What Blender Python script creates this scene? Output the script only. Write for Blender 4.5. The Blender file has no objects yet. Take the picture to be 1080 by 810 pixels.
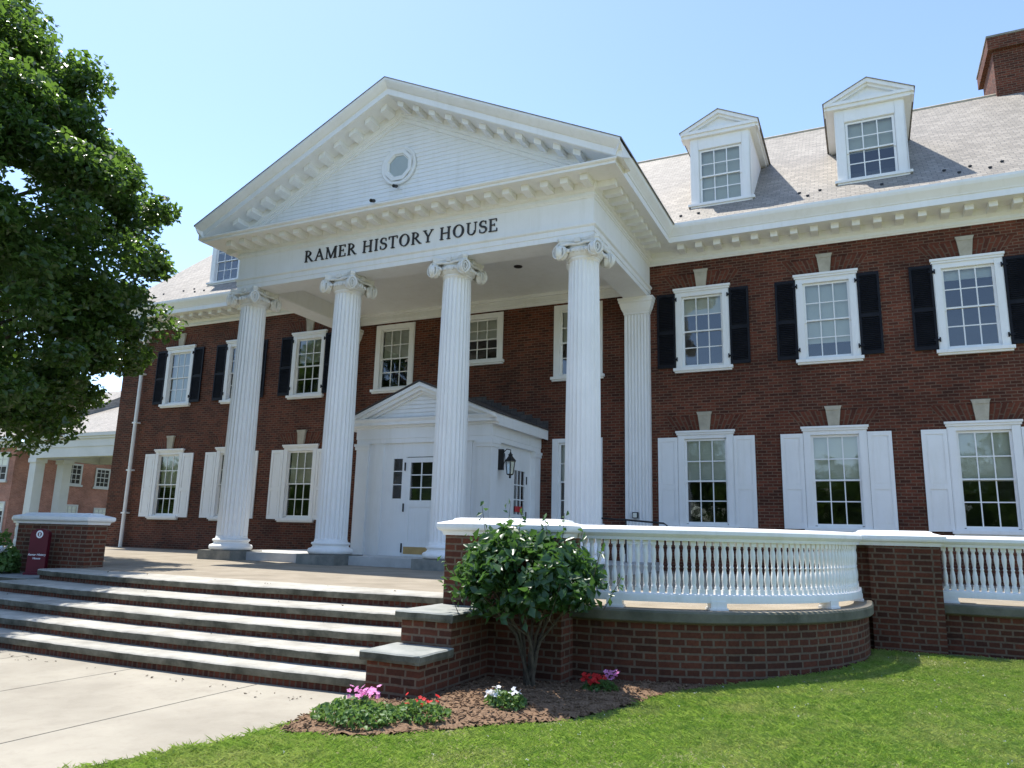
import bpy, bmesh, math, random
import numpy as np
from math import sin, cos, pi, radians, sqrt, hypot, atan2
from mathutils import Vector, Matrix, noise

# ------------------------------------------------------------------ camera, sky, sun, exposure
scene = bpy.context.scene
COL = scene.collection
cam_d = bpy.data.cameras.new("camera"); cam = bpy.data.objects.new("camera", cam_d); COL.objects.link(cam)
CP = (9.80909177, -18.50544362, 0.84395614)
Rr = (0.90512525, 0.42442669, 0.02470363); Uu = (0.06144138, -0.18808284, 0.98022946); Ff = (-0.42068188, 0.88571261, 0.19631588)
cam.matrix_world = Matrix(((Rr[0], Uu[0], -Ff[0], CP[0]), (Rr[1], Uu[1], -Ff[1], CP[1]), (Rr[2], Uu[2], -Ff[2], CP[2]), (0, 0, 0, 1)))
cam_d.sensor_width = 36; cam_d.lens = 787.88 / 1080 * 36; cam_d.clip_start = 0.05; cam_d.clip_end = 3000
scene.camera = cam
SUN = Vector((-0.38, 0.165, 1.0)).normalized()
el = math.asin(SUN.z); az = atan2(SUN.x, SUN.y)
w = bpy.data.worlds.new("World"); scene.world = w; w.use_nodes = True
nt = w.node_tree; bg = nt.nodes["Background"]
sky = nt.nodes.new("ShaderNodeTexSky"); sky.sky_type = 'NISHITA'; sky.sun_disc = False
sky.sun_elevation = el; sky.sun_rotation = az; sky.air_density = 0.8; sky.dust_density = 0.35; sky.ozone_density = 1.3; sky.altitude = 0
nt.links.new(sky.outputs[0], bg.inputs[0]); bg.inputs[1].default_value = 0.15
sd = bpy.data.lights.new("sun", 'SUN'); sd.energy = 3.3; sd.angle = radians(0.5); sd.color = (1.0, 0.955, 0.88)
so = bpy.data.objects.new("sun", sd); COL.objects.link(so); so.rotation_euler = SUN.to_track_quat('Z', 'Y').to_euler(); so.location = (0, 0, 40)
vs = scene.view_settings; vs.view_transform = 'Standard'; vs.look = 'None'; vs.gamma = 1; vs.use_curve_mapping = False
vs.exposure = 1.2
scene.render.engine = 'CYCLES'
scene.cycles.max_bounces = 8; scene.cycles.transparent_max_bounces = 12
rnd = random.Random(7)

# ------------------------------------------------------------------ materials
def mat(name):
    m = bpy.data.materials.new(name); m.use_nodes = True
    n = m.node_tree.nodes; return m, m.node_tree, n["Principled BSDF"]
def node(t, kind, **kw):
    n = t.nodes.new(kind)
    for k, v in kw.items():
        if k.startswith('i_'): n.inputs[k[2:].replace('_', ' ')].default_value = v
        else: setattr(n, k, v)
    return n
def ramp(t, src, stops):
    r = t.nodes.new("ShaderNodeValToRGB"); e = r.color_ramp.elements
    while len(e) < len(stops): e.new(0.5)
    for x, (p, c) in zip(e, stops): x.position = p; x.color = (*c, 1) if len(c) == 3 else c
    t.links.new(src, r.inputs[0]); return r.outputs[0]
def mixc(t, fac, a, b, mode='MIX'):
    n = t.nodes.new("ShaderNodeMix"); n.data_type = 'RGBA'; n.blend_type = mode
    for sock, v in ((n.inputs[0], fac), (n.inputs[6], a), (n.inputs[7], b)):
        if hasattr(v, 'is_output') or hasattr(v, 'links'): t.links.new(v, sock)
        elif isinstance(v, (int, float)): sock.default_value = v
        else: sock.default_value = (*v, 1)
    return n.outputs[2]
def coords(t, which='Object'):
    return t.nodes.new("ShaderNodeTexCoord").outputs[which]
def noise_tex(t, vec, scale, detail=5, rough=0.6):
    n = node(t, "ShaderNodeTexNoise"); n.inputs['Scale'].default_value = scale; n.inputs['Detail'].default_value = detail; n.inputs['Roughness'].default_value = rough
    t.links.new(vec, n.inputs['Vector']); return n.outputs[0]
def world_pos(t): return t.nodes.new("ShaderNodeNewGeometry").outputs['Position']
def bump(t, bsdf, h, strength=0.3, dist=0.01):
    b = t.nodes.new("ShaderNodeBump"); b.inputs['Strength'].default_value = strength; b.inputs['Distance'].default_value = dist
    t.links.new(h, b.inputs['Height']); t.links.new(b.outputs[0], bsdf.inputs['Normal'])

def brick_mat(name, c1, c2, mortar, bw=0.235, rh=0.079, squash=1.0, freq=2, dirt=0.35, ms=0.011):
    m, t, b = mat(name)
    uv = coords(t, 'UV')
    br = node(t, "ShaderNodeTexBrick"); br.offset = 0.5; br.squash = squash; br.squash_frequency = freq
    br.inputs['Scale'].default_value = 1; br.inputs['Brick Width'].default_value = bw; br.inputs['Row Height'].default_value = rh
    br.inputs['Mortar Size'].default_value = ms; br.inputs['Mortar Smooth'].default_value = 0.15; br.inputs['Bias'].default_value = -0.1
    br.inputs['Color1'].default_value = (*c1, 1); br.inputs['Color2'].default_value = (*c2, 1); br.inputs['Mortar'].default_value = (*mortar, 1)
    wob = t.nodes.new("ShaderNodeVectorMath"); wob.operation = 'MULTIPLY_ADD'
    nn = node(t, "ShaderNodeTexNoise"); nn.inputs['Scale'].default_value = 9; t.links.new(uv, nn.inputs['Vector'])
    t.links.new(nn.outputs[1], wob.inputs[0]); wob.inputs[1].default_value = (0.012, 0.012, 0); t.links.new(uv, wob.inputs[2])
    t.links.new(wob.outputs[0], br.inputs['Vector'])
    pos = world_pos(t)
    n1 = noise_tex(t, pos, 0.9, 6, 0.65); n2 = noise_tex(t, pos, 26, 4, 0.7)
    col = mixc(t, 1.0, br.outputs[0], ramp(t, n1, [(0.3, (1 - dirt,) * 3), (0.62, (1.12, 1.1, 1.08))]), 'MULTIPLY')
    col = mixc(t, 0.55, col, ramp(t, n2, [(0.3, (0.6, 0.6, 0.6)), (0.7, (1.3, 1.25, 1.2))]), 'MULTIPLY')
    mp = node(t, "ShaderNodeMapping"); mp.inputs['Scale'].default_value = (5, 5, 0.35); t.links.new(pos, mp.inputs[0])
    n3 = noise_tex(t, mp.outputs[0], 1.0, 4, 0.6)
    col = mixc(t, ramp(t, n3, [(0.66, (0, 0, 0)), (0.8, (0.22, 0.22, 0.22))]), col, (0.3, 0.25, 0.22))
    t.links.new(col, b.inputs['Base Color']); b.inputs['Roughness'].default_value = 0.88
    b.inputs['Specular IOR Level'].default_value = 0.25
    ad = t.nodes.new("ShaderNodeMath"); ad.operation = 'MULTIPLY_ADD'; t.links.new(br.outputs['Fac'], ad.inputs[0]); ad.inputs[1].default_value = -1.0; t.links.new(n2, ad.inputs[2])
    bump(t, b, ad.outputs[0], 0.6, 0.006)
    return m
def noisy_mat(name, ca, cb, scale=3.0, rough=0.6, bs=0.15, bscale=60, spec=0.4, detail=6, lo=0.35, hi=0.65, dirt=None):
    m, t, b = mat(name); pos = world_pos(t)
    n1 = noise_tex(t, pos, scale, detail, 0.65)
    col = ramp(t, n1, [(lo, ca), (hi, cb)])
    if dirt:
        mp = node(t, "ShaderNodeMapping"); mp.inputs['Scale'].default_value = (6, 6, 0.6); t.links.new(pos, mp.inputs[0])
        n3 = noise_tex(t, mp.outputs[0], 1.0, 6, 0.7)
        col = mixc(t, ramp(t, n3, [(0.5, (0, 0, 0)), (0.78, (0.45, 0.45, 0.45))]), col, dirt)
    t.links.new(col, b.inputs['Base Color']); b.inputs['Roughness'].default_value = rough; b.inputs['Specular IOR Level'].default_value = spec
    bump(t, b, noise_tex(t, pos, bscale, 4, 0.7), bs, 0.01)
    return m
M = {}
M['brick'] = brick_mat('house_brick', (0.15, 0.045, 0.025), (0.055, 0.021, 0.014), (0.165, 0.108, 0.075), bw=0.212, rh=0.0715, dirt=0.42, ms=0.009)
M['arch'] = brick_mat('arch_brick', (0.14, 0.044, 0.025), (0.06, 0.022, 0.015), (0.14, 0.088, 0.06))
M['brick_low'] = brick_mat('garden_brick', (0.145, 0.047, 0.026), (0.058, 0.024, 0.015), (0.165, 0.118, 0.082), squash=0.62, freq=2, ms=0.012)
M['brick_far'] = brick_mat('far_brick', (0.46, 0.20, 0.145), (0.36, 0.15, 0.105), (0.45, 0.3, 0.25))
M['rowlock'] = brick_mat('rowlock_brick', (0.15, 0.045, 0.026), (0.065, 0.024, 0.016), (0.13, 0.08, 0.055), bw=0.2, rh=0.078, ms=0.012)
M['white'] = noisy_mat('white_paint', (0.83, 0.82, 0.79), (0.87, 0.865, 0.84), 1.2, 0.5, 0.04, 40, 0.4, dirt=(0.69, 0.68, 0.61))
M['white_rail'] = noisy_mat('white_rail_paint', (0.80, 0.80, 0.78), (0.85, 0.85, 0.83), 2.0, 0.42, 0.05, 50, 0.45, dirt=(0.6, 0.6, 0.52))
M['capital'] = noisy_mat('capital_paint', (0.70, 0.68, 0.62), (0.82, 0.81, 0.77), 6.0, 0.6, 0.25, 30, 0.3)
M['far_white'] = noisy_mat('far_white', (0.56, 0.545, 0.51), (0.62, 0.60, 0.57), 0.8, 0.6)
M['black'] = noisy_mat('black_shutter_paint', (0.006, 0.0065, 0.010), (0.012, 0.0125, 0.017), 3, 0.6, 0.05, 40, 0.2)
M['iron'] = noisy_mat('black_iron', (0.012, 0.012, 0.012), (0.03, 0.028, 0.026), 8, 0.4, 0.1, 40)
M['keystone'] = noisy_mat('limestone', (0.38, 0.34, 0.26), (0.5, 0.45, 0.35), 4, 0.85, 0.3, 50, 0.2)
M['stone'] = noisy_mat('bluestone', (0.29, 0.275, 0.235), (0.48, 0.455, 0.395), 2.2, 0.8, 0.45, 22, 0.3, dirt=(0.2, 0.2, 0.17))
M['slabstone'] = noisy_mat('slab_stone', (0.21, 0.225, 0.205), (0.33, 0.335, 0.31), 2.4, 0.8, 0.5, 22, 0.3)
M['edge_shade'] = noisy_mat('shaded_edge_stone', (0.06, 0.06, 0.045), (0.19, 0.18, 0.14), 3.5, 0.9, 0.8, 18, 0.2)  # edge faces darker than their tops: grime and shade put into the colour
M['coping'] = noisy_mat('coping_stone', (0.08, 0.082, 0.058), (0.19, 0.18, 0.135), 1.8, 0.85, 0.4, 25, 0.25)  # coping face darker than coping_top: its shade is put into the colour
M['plinth'] = noisy_mat('plinth_stone', (0.16, 0.165, 0.15), (0.30, 0.29, 0.25), 3.0, 0.85, 0.4, 25, 0.25)
M['floor'] = noisy_mat('terrace_aggregate', (0.235, 0.20, 0.148), (0.325, 0.28, 0.215), 1.4, 0.85, 0.4, 90, 0.25)
M['porch_floor'] = noisy_mat('porch_paint', (0.44, 0.43, 0.40), (0.58, 0.57, 0.54), 1.5, 0.6, 0.1, 30, 0.3)
M['concrete'] = noisy_mat('walk_concrete', (0.262, 0.235, 0.188), (0.365, 0.333, 0.268), 0.7, 0.85, 0.25, 90, 0.25, detail=10, lo=0.32, hi=0.68, dirt=(0.22, 0.19, 0.15))
M['joint'] = noisy_mat('joint_dirt', (0.1, 0.09, 0.07), (0.17, 0.15, 0.12), 4, 0.9)
M['brass'] = noisy_mat('brass', (0.42, 0.27, 0.10), (0.52, 0.34, 0.13), 5, 0.35)
M['maroon'] = noisy_mat('maroon_plastic', (0.085, 0.004, 0.014), (0.11, 0.006, 0.019), 2, 0.4, 0.02)
M['red'] = noisy_mat('red_notice', (0.5, 0.03, 0.03), (0.6, 0.05, 0.05), 4, 0.5)
M['print'] = noisy_mat('white_print', (0.75, 0.75, 0.75), (0.82, 0.82, 0.82), 4, 0.5)
M['letter'] = noisy_mat('dark_letters', (0.018, 0.016, 0.016), (0.03, 0.027, 0.026), 5, 0.45)
M['inside'] = noisy_mat('unlit_room', (0.035, 0.033, 0.03), (0.06, 0.055, 0.05), 0.7, 0.9)  # near-black colour puts the darkness of the unlit rooms into the walls
M['blind'] = noisy_mat('roller_blind', (0.74, 0.73, 0.62), (0.80, 0.79, 0.68), 1, 0.8)
M['bark'] = noisy_mat('bark', (0.05, 0.038, 0.028), (0.15, 0.12, 0.09), 9, 0.9, 0.8, 25, 0.15)
M['twig'] = noisy_mat('shrub_bark', (0.06, 0.048, 0.033), (0.13, 0.105, 0.075), 14, 0.9, 0.6, 40, 0.15)
M['mulch'] = noisy_mat('mulch', (0.085, 0.048, 0.028), (0.31, 0.205, 0.13), 45, 0.95, 0.9, 60, 0.1, lo=0.3, hi=0.7)
M['soil'] = noisy_mat('lawn_soil', (0.15, 0.165, 0.07), (0.24, 0.235, 0.13), 1.5, 0.95, 0.6, 60, 0.1)
# slate roofs: courses from the face's own UV
def slate_mat(name, a, b_, gap):
    m, t, b = mat(name); uv = coords(t, 'UV'); pos = world_pos(t)
    br = node(t, "ShaderNodeTexBrick"); br.offset = 0.5; br.inputs['Scale'].default_value = 1
    br.inputs['Brick Width'].default_value = 0.20; br.inputs['Row Height'].default_value = 0.14; br.inputs['Mortar Size'].default_value = 0.007; br.inputs['Mortar Smooth'].default_value = 0.2
    br.inputs['Color1'].default_value = (*a, 1); br.inputs['Color2'].default_value = (*b_, 1); br.inputs['Mortar'].default_value = (*gap, 1)
    t.links.new(uv, br.inputs['Vector'])
    n1 = noise_tex(t, pos, 0.7, 6, 0.7); n2 = noise_tex(t, pos, 14, 4, 0.7)
    col = mixc(t, 1.0, br.outputs[0], ramp(t, n1, [(0.3, (0.8, 0.79, 0.78)), (0.7, (1.12, 1.1, 1.08))]), 'MULTIPLY')
    col = mixc(t, 0.6, col, ramp(t, n2, [(0.3, (0.72, 0.72, 0.72)), (0.7, (1.2, 1.2, 1.2))]), 'MULTIPLY')
    t.links.new(col, b.inputs['Base Color']); b.inputs['Roughness'].default_value = 0.7
    sx = t.nodes.new("ShaderNodeSeparateXYZ"); t.links.new(uv, sx.inputs[0])
    md = t.nodes.new("ShaderNodeMath"); md.operation = 'FRACT'; dv = t.nodes.new("ShaderNodeMath"); dv.operation = 'DIVIDE'; dv.inputs[1].default_value = 0.14
    t.links.new(sx.outputs[1], dv.inputs[0]); t.links.new(dv.outputs[0], md.inputs[0])
    sm = t.nodes.new("ShaderNodeMath"); sm.operation = 'MULTIPLY_ADD'; sm.inputs[1].default_value = -1.0; t.links.new(md.outputs[0], sm.inputs[0]); t.links.new(br.outputs['Fac'], sm.inputs[2])
    neg = t.nodes.new("ShaderNodeMath"); neg.operation = 'MULTIPLY_ADD'; neg.inputs[1].default_value = -1.2; t.links.new(br.outputs['Fac'], neg.inputs[0]); t.links.new(sm.outputs[0], neg.inputs[2])
    bump(t, b, neg.outputs[0], 0.8, 0.014)
    return m
M['slate'] = slate_mat('roof_slate', (0.325, 0.293, 0.245), (0.23, 0.208, 0.172), (0.13, 0.12, 0.115))
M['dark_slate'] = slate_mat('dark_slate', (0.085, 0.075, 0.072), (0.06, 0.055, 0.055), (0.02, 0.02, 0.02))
# window glass
def glass_mat():
    m, t, b = mat('window_glass'); t.nodes.remove(b); out = t.nodes["Material Output"]
    fr = node(t, "ShaderNodeFresnel"); fr.inputs['IOR'].default_value = 1.52
    mr = t.nodes.new("ShaderNodeMath"); mr.operation = 'MULTIPLY_ADD'; mr.inputs[1].default_value = 1.9; mr.inputs[2].default_value = 0.06; t.links.new(fr.outputs[0], mr.inputs[0])
    tr = node(t, "ShaderNodeBsdfTransparent"); tr.inputs[0].default_value = (0.86, 0.90, 0.89, 1)
    gl = node(t, "ShaderNodeBsdfGlossy"); gl.inputs['Roughness'].default_value = 0.04
    wv = noise_tex(t, world_pos(t), 1.7, 2, 0.5); bm = t.nodes.new("ShaderNodeBump"); bm.inputs['Strength'].default_value = 0.25; bm.inputs['Distance'].default_value = 0.02
    t.links.new(wv, bm.inputs['Height']); t.links.new(bm.outputs[0], gl.inputs['Normal'])
    mx = t.nodes.new("ShaderNodeMixShader"); t.links.new(mr.outputs[0], mx.inputs[0]); t.links.new(tr.outputs[0], mx.inputs[1]); t.links.new(gl.outputs[0], mx.inputs[2])
    t.links.new(mx.outputs[0], out.inputs[0]); return m
M['glass'] = glass_mat()
def leaf_mat(name, a, b_, trans, rough=0.38, spec=0.5, scale=2.2, tf=0.35):
    m, t, b = mat(name); pos = world_pos(t); out = t.nodes["Material Output"]
    col = ramp(t, noise_tex(t, pos, scale, 4, 0.7), [(0.32, a), (0.68, b_)])
    t.links.new(col, b.inputs['Base Color']); b.inputs['Roughness'].default_value = rough; b.inputs['Specular IOR Level'].default_value = spec
    tl = node(t, "ShaderNodeBsdfTranslucent"); tl.inputs[0].default_value = (*trans, 1)
    mx = t.nodes.new("ShaderNodeMixShader"); mx.inputs[0].default_value = tf
    t.links.new(b.outputs[0], mx.inputs[1]); t.links.new(tl.outputs[0], mx.inputs[2]); t.links.new(mx.outputs[0], out.inputs[0]); return m
M['leaf'] = leaf_mat('tree_leaf', (0.024, 0.054, 0.015), (0.068, 0.12, 0.03), (0.16, 0.29, 0.04), 0.3, 0.6, 1.0, 0.42)
M['bushleaf'] = leaf_mat('shrub_leaf', (0.030, 0.075, 0.022), (0.055, 0.125, 0.035), (0.10, 0.22, 0.04), 0.34, 0.55, 6)
M['plantleaf'] = leaf_mat('bedding_leaf', (0.07, 0.15, 0.035), (0.15, 0.25, 0.08), (0.2, 0.34, 0.07), 0.5, 0.4, 12)
def grass_mat():
    m, t, b = mat('grass_blade'); pos = world_pos(t); out = t.nodes["Material Output"]
    big = noise_tex(t, pos, 0.9, 4, 0.7); fine = noise_tex(t, pos, 7.0, 3, 0.7); tiny = noise_tex(t, pos, 60, 2, 0.6)
    lush = ramp(t, fine, [(0.3, (0.20, 0.335, 0.052)), (0.7, (0.38, 0.48, 0.125))]); dry = ramp(t, fine, [(0.3, (0.36, 0.39, 0.14)), (0.7, (0.54, 0.50, 0.25))])
    col = mixc(t, ramp(t, big, [(0.46, (0, 0, 0)), (0.74, (0.9, 0.9, 0.9))]), lush, dry)
    col = mixc(t, 0.5, col, ramp(t, tiny, [(0.35, (0.6, 0.65, 0.55)), (0.7, (1.45, 1.4, 1.3))]), 'MULTIPLY')
    t.links.new(col, b.inputs['Base Color']); b.inputs['Roughness'].default_value = 0.5; b.inputs['Specular IOR Level'].default_value = 0.4
    tl = node(t, "ShaderNodeBsdfTranslucent"); t.links.new(mixc(t, 1.0, col, (1.25, 1.3, 1.0), 'MULTIPLY'), tl.inputs[0])
    mx = t.nodes.new("ShaderNodeMixShader"); mx.inputs[0].default_value = 0.5; t.links.new(b.outputs[0], mx.inputs[1]); t.links.new(tl.outputs[0], mx.inputs[2]); t.links.new(mx.outputs[0], out.inputs[0]); return m
M['grass'] = grass_mat()
M['pink'] = leaf_mat('pink_petal', (0.75, 0.2, 0.50), (0.85, 0.42, 0.68), (0.6, 0.2, 0.5), 0.6, 0.2, 30, 0.3)
M['redpetal'] = leaf_mat('red_petal', (0.6, 0.02, 0.02), (0.75, 0.05, 0.05), (0.6, 0.03, 0.03), 0.6, 0.2, 30, 0.3)
M['whitepetal'] = leaf_mat('white_petal', (0.75, 0.75, 0.76), (0.85, 0.85, 0.85), (0.7, 0.7, 0.7), 0.6, 0.2, 30, 0.3)

# ------------------------------------------------------------------ mesh builder
WORG = {}
class MB:
    def __init__(s): s.v = []; s.f = []; s.uv = []
    def face(s, pts, uv=None):
        k = len(s.v); s.v.extend([tuple(p) for p in pts]); s.f.append(tuple(range(k, k + len(pts)))); s.uv.append(uv)
    def mesh(s, verts, faces, uvs=None):
        k = len(s.v); s.v.extend([tuple(p) for p in verts])
        for i, f in enumerate(faces): s.f.append(tuple(a + k for a in f)); s.uv.append(uvs[i] if uvs else None)
    def box(s, x0, x1, y0, y1, z0, z1):
        v = [(x0, y0, z0), (x1, y0, z0), (x1, y1, z0), (x0, y1, z0), (x0, y0, z1), (x1, y0, z1), (x1, y1, z1), (x0, y1, z1)]
        s.mesh(v, [(0, 3, 2, 1), (4, 5, 6, 7), (0, 1, 5, 4), (1, 2, 6, 5), (2, 3, 7, 6), (3, 0, 4, 7)])
    def hexa(s, v):   # eight corners ordered like box
        s.mesh(v, [(0, 3, 2, 1), (4, 5, 6, 7), (0, 1, 5, 4), (1, 2, 6, 5), (2, 3, 7, 6), (3, 0, 4, 7)])
    def obox(s, c, ax, h):
        c = Vector(c); A = [Vector(a) for a in ax]
        v = [c + A[0] * (sx * h[0]) + A[1] * (sy * h[1]) + A[2] * (sz * h[2]) for sz in (-1, 1) for sx, sy in ((-1, -1), (1, -1), (1, 1), (-1, 1))]
        s.hexa(v)
    def prism(s, poly, y0, y1):   # polygon in x,z (counter-clockwise seen from -y), extruded in y
        n = len(poly); a = [(x, y0, z) for x, z in poly]; b = [(x, y1, z) for x, z in poly]
        s.mesh(a + b, [tuple(range(n)), tuple(range(2 * n - 1, n - 1, -1))] + [(i, n + i, n + (i + 1) % n, (i + 1) % n) for i in range(n)])
    def slabpoly(s, poly, z0, z1):  # polygon in x,y (ccw from above) extruded in z
        n = len(poly); a = [(x, y, z0) for x, y in poly]; b = [(x, y, z1) for x, y in poly]
        s.mesh(a + b, [tuple(range(n - 1, -1, -1)), tuple(range(n, 2 * n))] + [(i, (i + 1) % n, n + (i + 1) % n, n + i) for i in range(n)])
    def lathe(s, prof, c=(0, 0, 0), seg=24, rfun=None, cap=True):
        vs_ = []; n = len(prof)
        for j in range(seg):
            a = 2 * pi * j / seg
            for i, (r, z) in enumerate(prof):
                rr = rfun(r, z, a) if rfun else r
                vs_.append((c[0] + rr * cos(a), c[1] + rr * sin(a), c[2] + z))
        fs = []
        for j in range(seg):
            k = (j + 1) % seg
            for i in range(n - 1): fs.append((j * n + i, k * n + i, k * n + i + 1, j * n + i + 1))
        if cap:
            fs.append(tuple(j * n for j in range(seg - 1, -1, -1))); fs.append(tuple(j * n + n - 1 for j in range(seg)))
        s.mesh(vs_, fs)
    def tube(s, pts, rad, seg=8):
        pts = [Vector(p) for p in pts]; n = len(pts)
        if not hasattr(rad, '__len__'): rad = [rad] * n
        vs_ = []; prev = None
        for i, p in enumerate(pts):
            d = (pts[min(i + 1, n - 1)] - pts[max(i - 1, 0)]).normalized()
            if prev is None: u = d.orthogonal().normalized()
            else: u = (prev - d * prev.dot(d)).normalized()
            prev = u; w_ = d.cross(u)
            for j in range(seg):
                a = 2 * pi * j / seg; vs_.append(p + (u * cos(a) + w_ * sin(a)) * rad[i])
        fs = [(i * seg + j, i * seg + (j + 1) % seg, (i + 1) * seg + (j + 1) % seg, (i + 1) * seg + j) for i in range(n - 1) for j in range(seg)]
        fs.append(tuple(range(seg - 1, -1, -1))); fs.append(tuple((n - 1) * seg + j for j in range(seg)))
        s.mesh(vs_, fs)
    def build(s, name, m, parent=None, origin=None, smooth=None):
        org = Vector(origin) if origin is not None else (WORG[parent.name] if parent else Vector((0, 0, 0)))
        me = bpy.data.meshes.new(name)
        va = np.array(s.v, float) - np.array(org)
        me.from_pydata(va.tolist(), [], s.f)
        me.uv_layers.new(name='uv'); data = np.zeros((len(me.loops), 2), 'f'); k = 0
        V = s.v
        for f, uv in zip(s.f, s.uv):
            if uv: 
                for q in range(len(f)): data[k + q] = uv[q]
            else:
                a, b_, c = V[f[0]], V[f[1]], V[f[2]]
                nx = (b_[1] - a[1]) * (c[2] - a[2]) - (b_[2] - a[2]) * (c[1] - a[1])
                ny = (b_[2] - a[2]) * (c[0] - a[0]) - (b_[0] - a[0]) * (c[2] - a[2])
                nz = (b_[0] - a[0]) * (c[1] - a[1]) - (b_[1] - a[1]) * (c[0] - a[0])
                ax = (abs(nx), abs(ny), abs(nz)); mx = max(ax)
                for q, i in enumerate(f):
                    x, y, z = V[i]
                    data[k + q] = (x, y) if mx == ax[2] else ((x, z) if mx == ax[1] else (y + 0.11, z))
            k += len(f)
        me.uv_layers['uv'].data.foreach_set('uv', data.ravel())
        me.materials.append(m); me.update()
        if smooth:
            me.shade_smooth(); me.set_sharp_from_angle(angle=radians(smooth))
        o = bpy.data.objects.new(name, me); COL.objects.link(o)
        WORG[o.name] = org
        if parent: o.parent = parent; o.location = org - WORG[parent.name]
        else: o.location = org
        return o
def thing(name, label, cat, loc=(0, 0, 0), group=None):
    o = bpy.data.objects.new(name, None); COL.objects.link(o); o.location = loc; o.empty_display_size = 0.3
    WORG[o.name] = Vector(loc); return tag(o, label, cat, group)
def tag(o, label, cat, group=None):
    o['label'] = label; o['category'] = cat
    if group: o['group'] = group
    return o
def kind(o, k): o['kind'] = k; return o
def put(o, loc): o.location = loc
def copy_tree(o, parent, loc=None):
    c = o.copy(); COL.objects.link(c); c.parent = parent; WORG[c.name] = WORG[o.name]
    if loc is not None: c.location = loc
    for ch in o.children: copy_tree(ch, c)
    return c
def sstep(x): x = max(0.0, min(1.0, x)); return x * x * (3 - 2 * x)
def gz(x, y): return -0.80 + 0.2 * sstep((x - 7.0) / 2.8) + 0.012 * noise.noise((x * 0.8, y * 0.8, 3.1))

# ------------------------------------------------------------------ ground, walk, terrace floor
def axis(lo, hi, fine_lo, fine_hi, step):
    a = [lo]; x = lo
    g = list(np.arange(fine_lo, fine_hi + 1e-6, step))
    far = [-900, -400, -200, -120, -80, -55, -40]
    return [v for v in far if v < fine_lo - 1] + g + [-v for v in reversed(far) if -v > fine_hi + 1]
gx = axis(-900, 900, -20, 24, 0.5); gy = axis(-900, 900, -26, 4, 0.5)
b = MB(); nx_ = len(gx)
verts = [(x, y, gz(x, y) if -30 < x < 30 and -30 < y < 10 else -0.8) for y in gy for x in gx]
b.mesh(verts, [(j * nx_ + i, j * nx_ + i + 1, (j + 1) * nx_ + i + 1, (j + 1) * nx_ + i) for j in range(len(gy) - 1) for i in range(nx_ - 1)])
kind(b.build('ground', M['soil'], smooth=60), 'structure')
b = MB(); ZW = -0.785
b.slabpoly([(-14, -30), (5.08, -30), (5.08, -12.1), (-14, -12.1)], -0.9, ZW - 0.012)
walk_base = b
edge = [(4.2, -17.2), (4.55, -15.8), (4.88, -14.7), (5.1, -14.05), (5.22, -13.6), (5.2, -13.0), (5.12, -12.15), (5.14, -11.8)]
b2 = MB(); g_ = 0.009
js = [-12, -3.35, -1.55, 0.25, 2.05, 3.85]
for x0, x1 in zip(js[:-1], js[1:]):
    b2.box(x0 + g_, x1 - g_, -15.7 + g_, -11.8, -0.88, ZW); b2.box(x0 + g_, x1 - g_, -30, -15.7 - g_, -0.88, ZW)
b2.slabpoly([(3.85 + g_, -17.2)] + edge + [(3.85 + g_, -11.8)], -0.88, ZW)
b2.slabpoly([(3.85 + g_, -30), (4.2, -30), (4.2, -17.2), (3.85 + g_, -17.2)], -0.88, ZW)
kind(b2.build('walkway', M['concrete']), 'structure')
b = MB(); b.slabpoly([(-12, -30), (3.95, -30), (3.95, -12.1), (-12, -12.1)], -0.9, ZW - 0.012)
kind(b.build('walkway_bed', M['joint']), 'structure')

SX0, SX1 = -3.15, 5.3            # steps' ends
FZ = 0.045
def bow(yc, amp, x): return yc + amp * ((x - 1.0) / 4.2) ** 2
AC = (6.8, -7.2)                # centre of the quarter-round bay
LC = (-5.2, -5.9)               # and of its left twin
def arc(c, r, a0, a1, n): return [(c[0] + r * cos(radians(a0 + (a1 - a0) * i / n)), c[1] + r * sin(radians(a0 + (a1 - a0) * i / n))) for i in range(n + 1)]
front = [(SX0 + (SX1 - SX0) * i / 16, bow(-10.22, 0.28, SX0 + (SX1 - SX0) * i / 16)) for i in range(17)]
outline = [(-15.4, 0.0), (-15.4, -5.9)] + [p for p in arc(LC, 2.9, 180, 270, 10)] + [(SX0 - 0.02, -8.75)] + front + [(SX1 + 0.02, -10.0), (6.7, -10.05)] + arc(AC, 2.9, -90, 0, 18) + [(9.72, -6.4), (15.4, -6.4), (15.4, 0.0)]
b = MB(); b.face([(x, y, FZ) for x, y in outline])
bm = bmesh.new(); 
fl = b.build('terrace_floor', M['floor'])
bm.from_mesh(fl.data); bmesh.ops.triangulate(bm, faces=bm.faces[:], ngon_method='EAR_CLIP'); bm.to_mesh(fl.data); bm.free()
kind(fl, 'structure')

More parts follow.
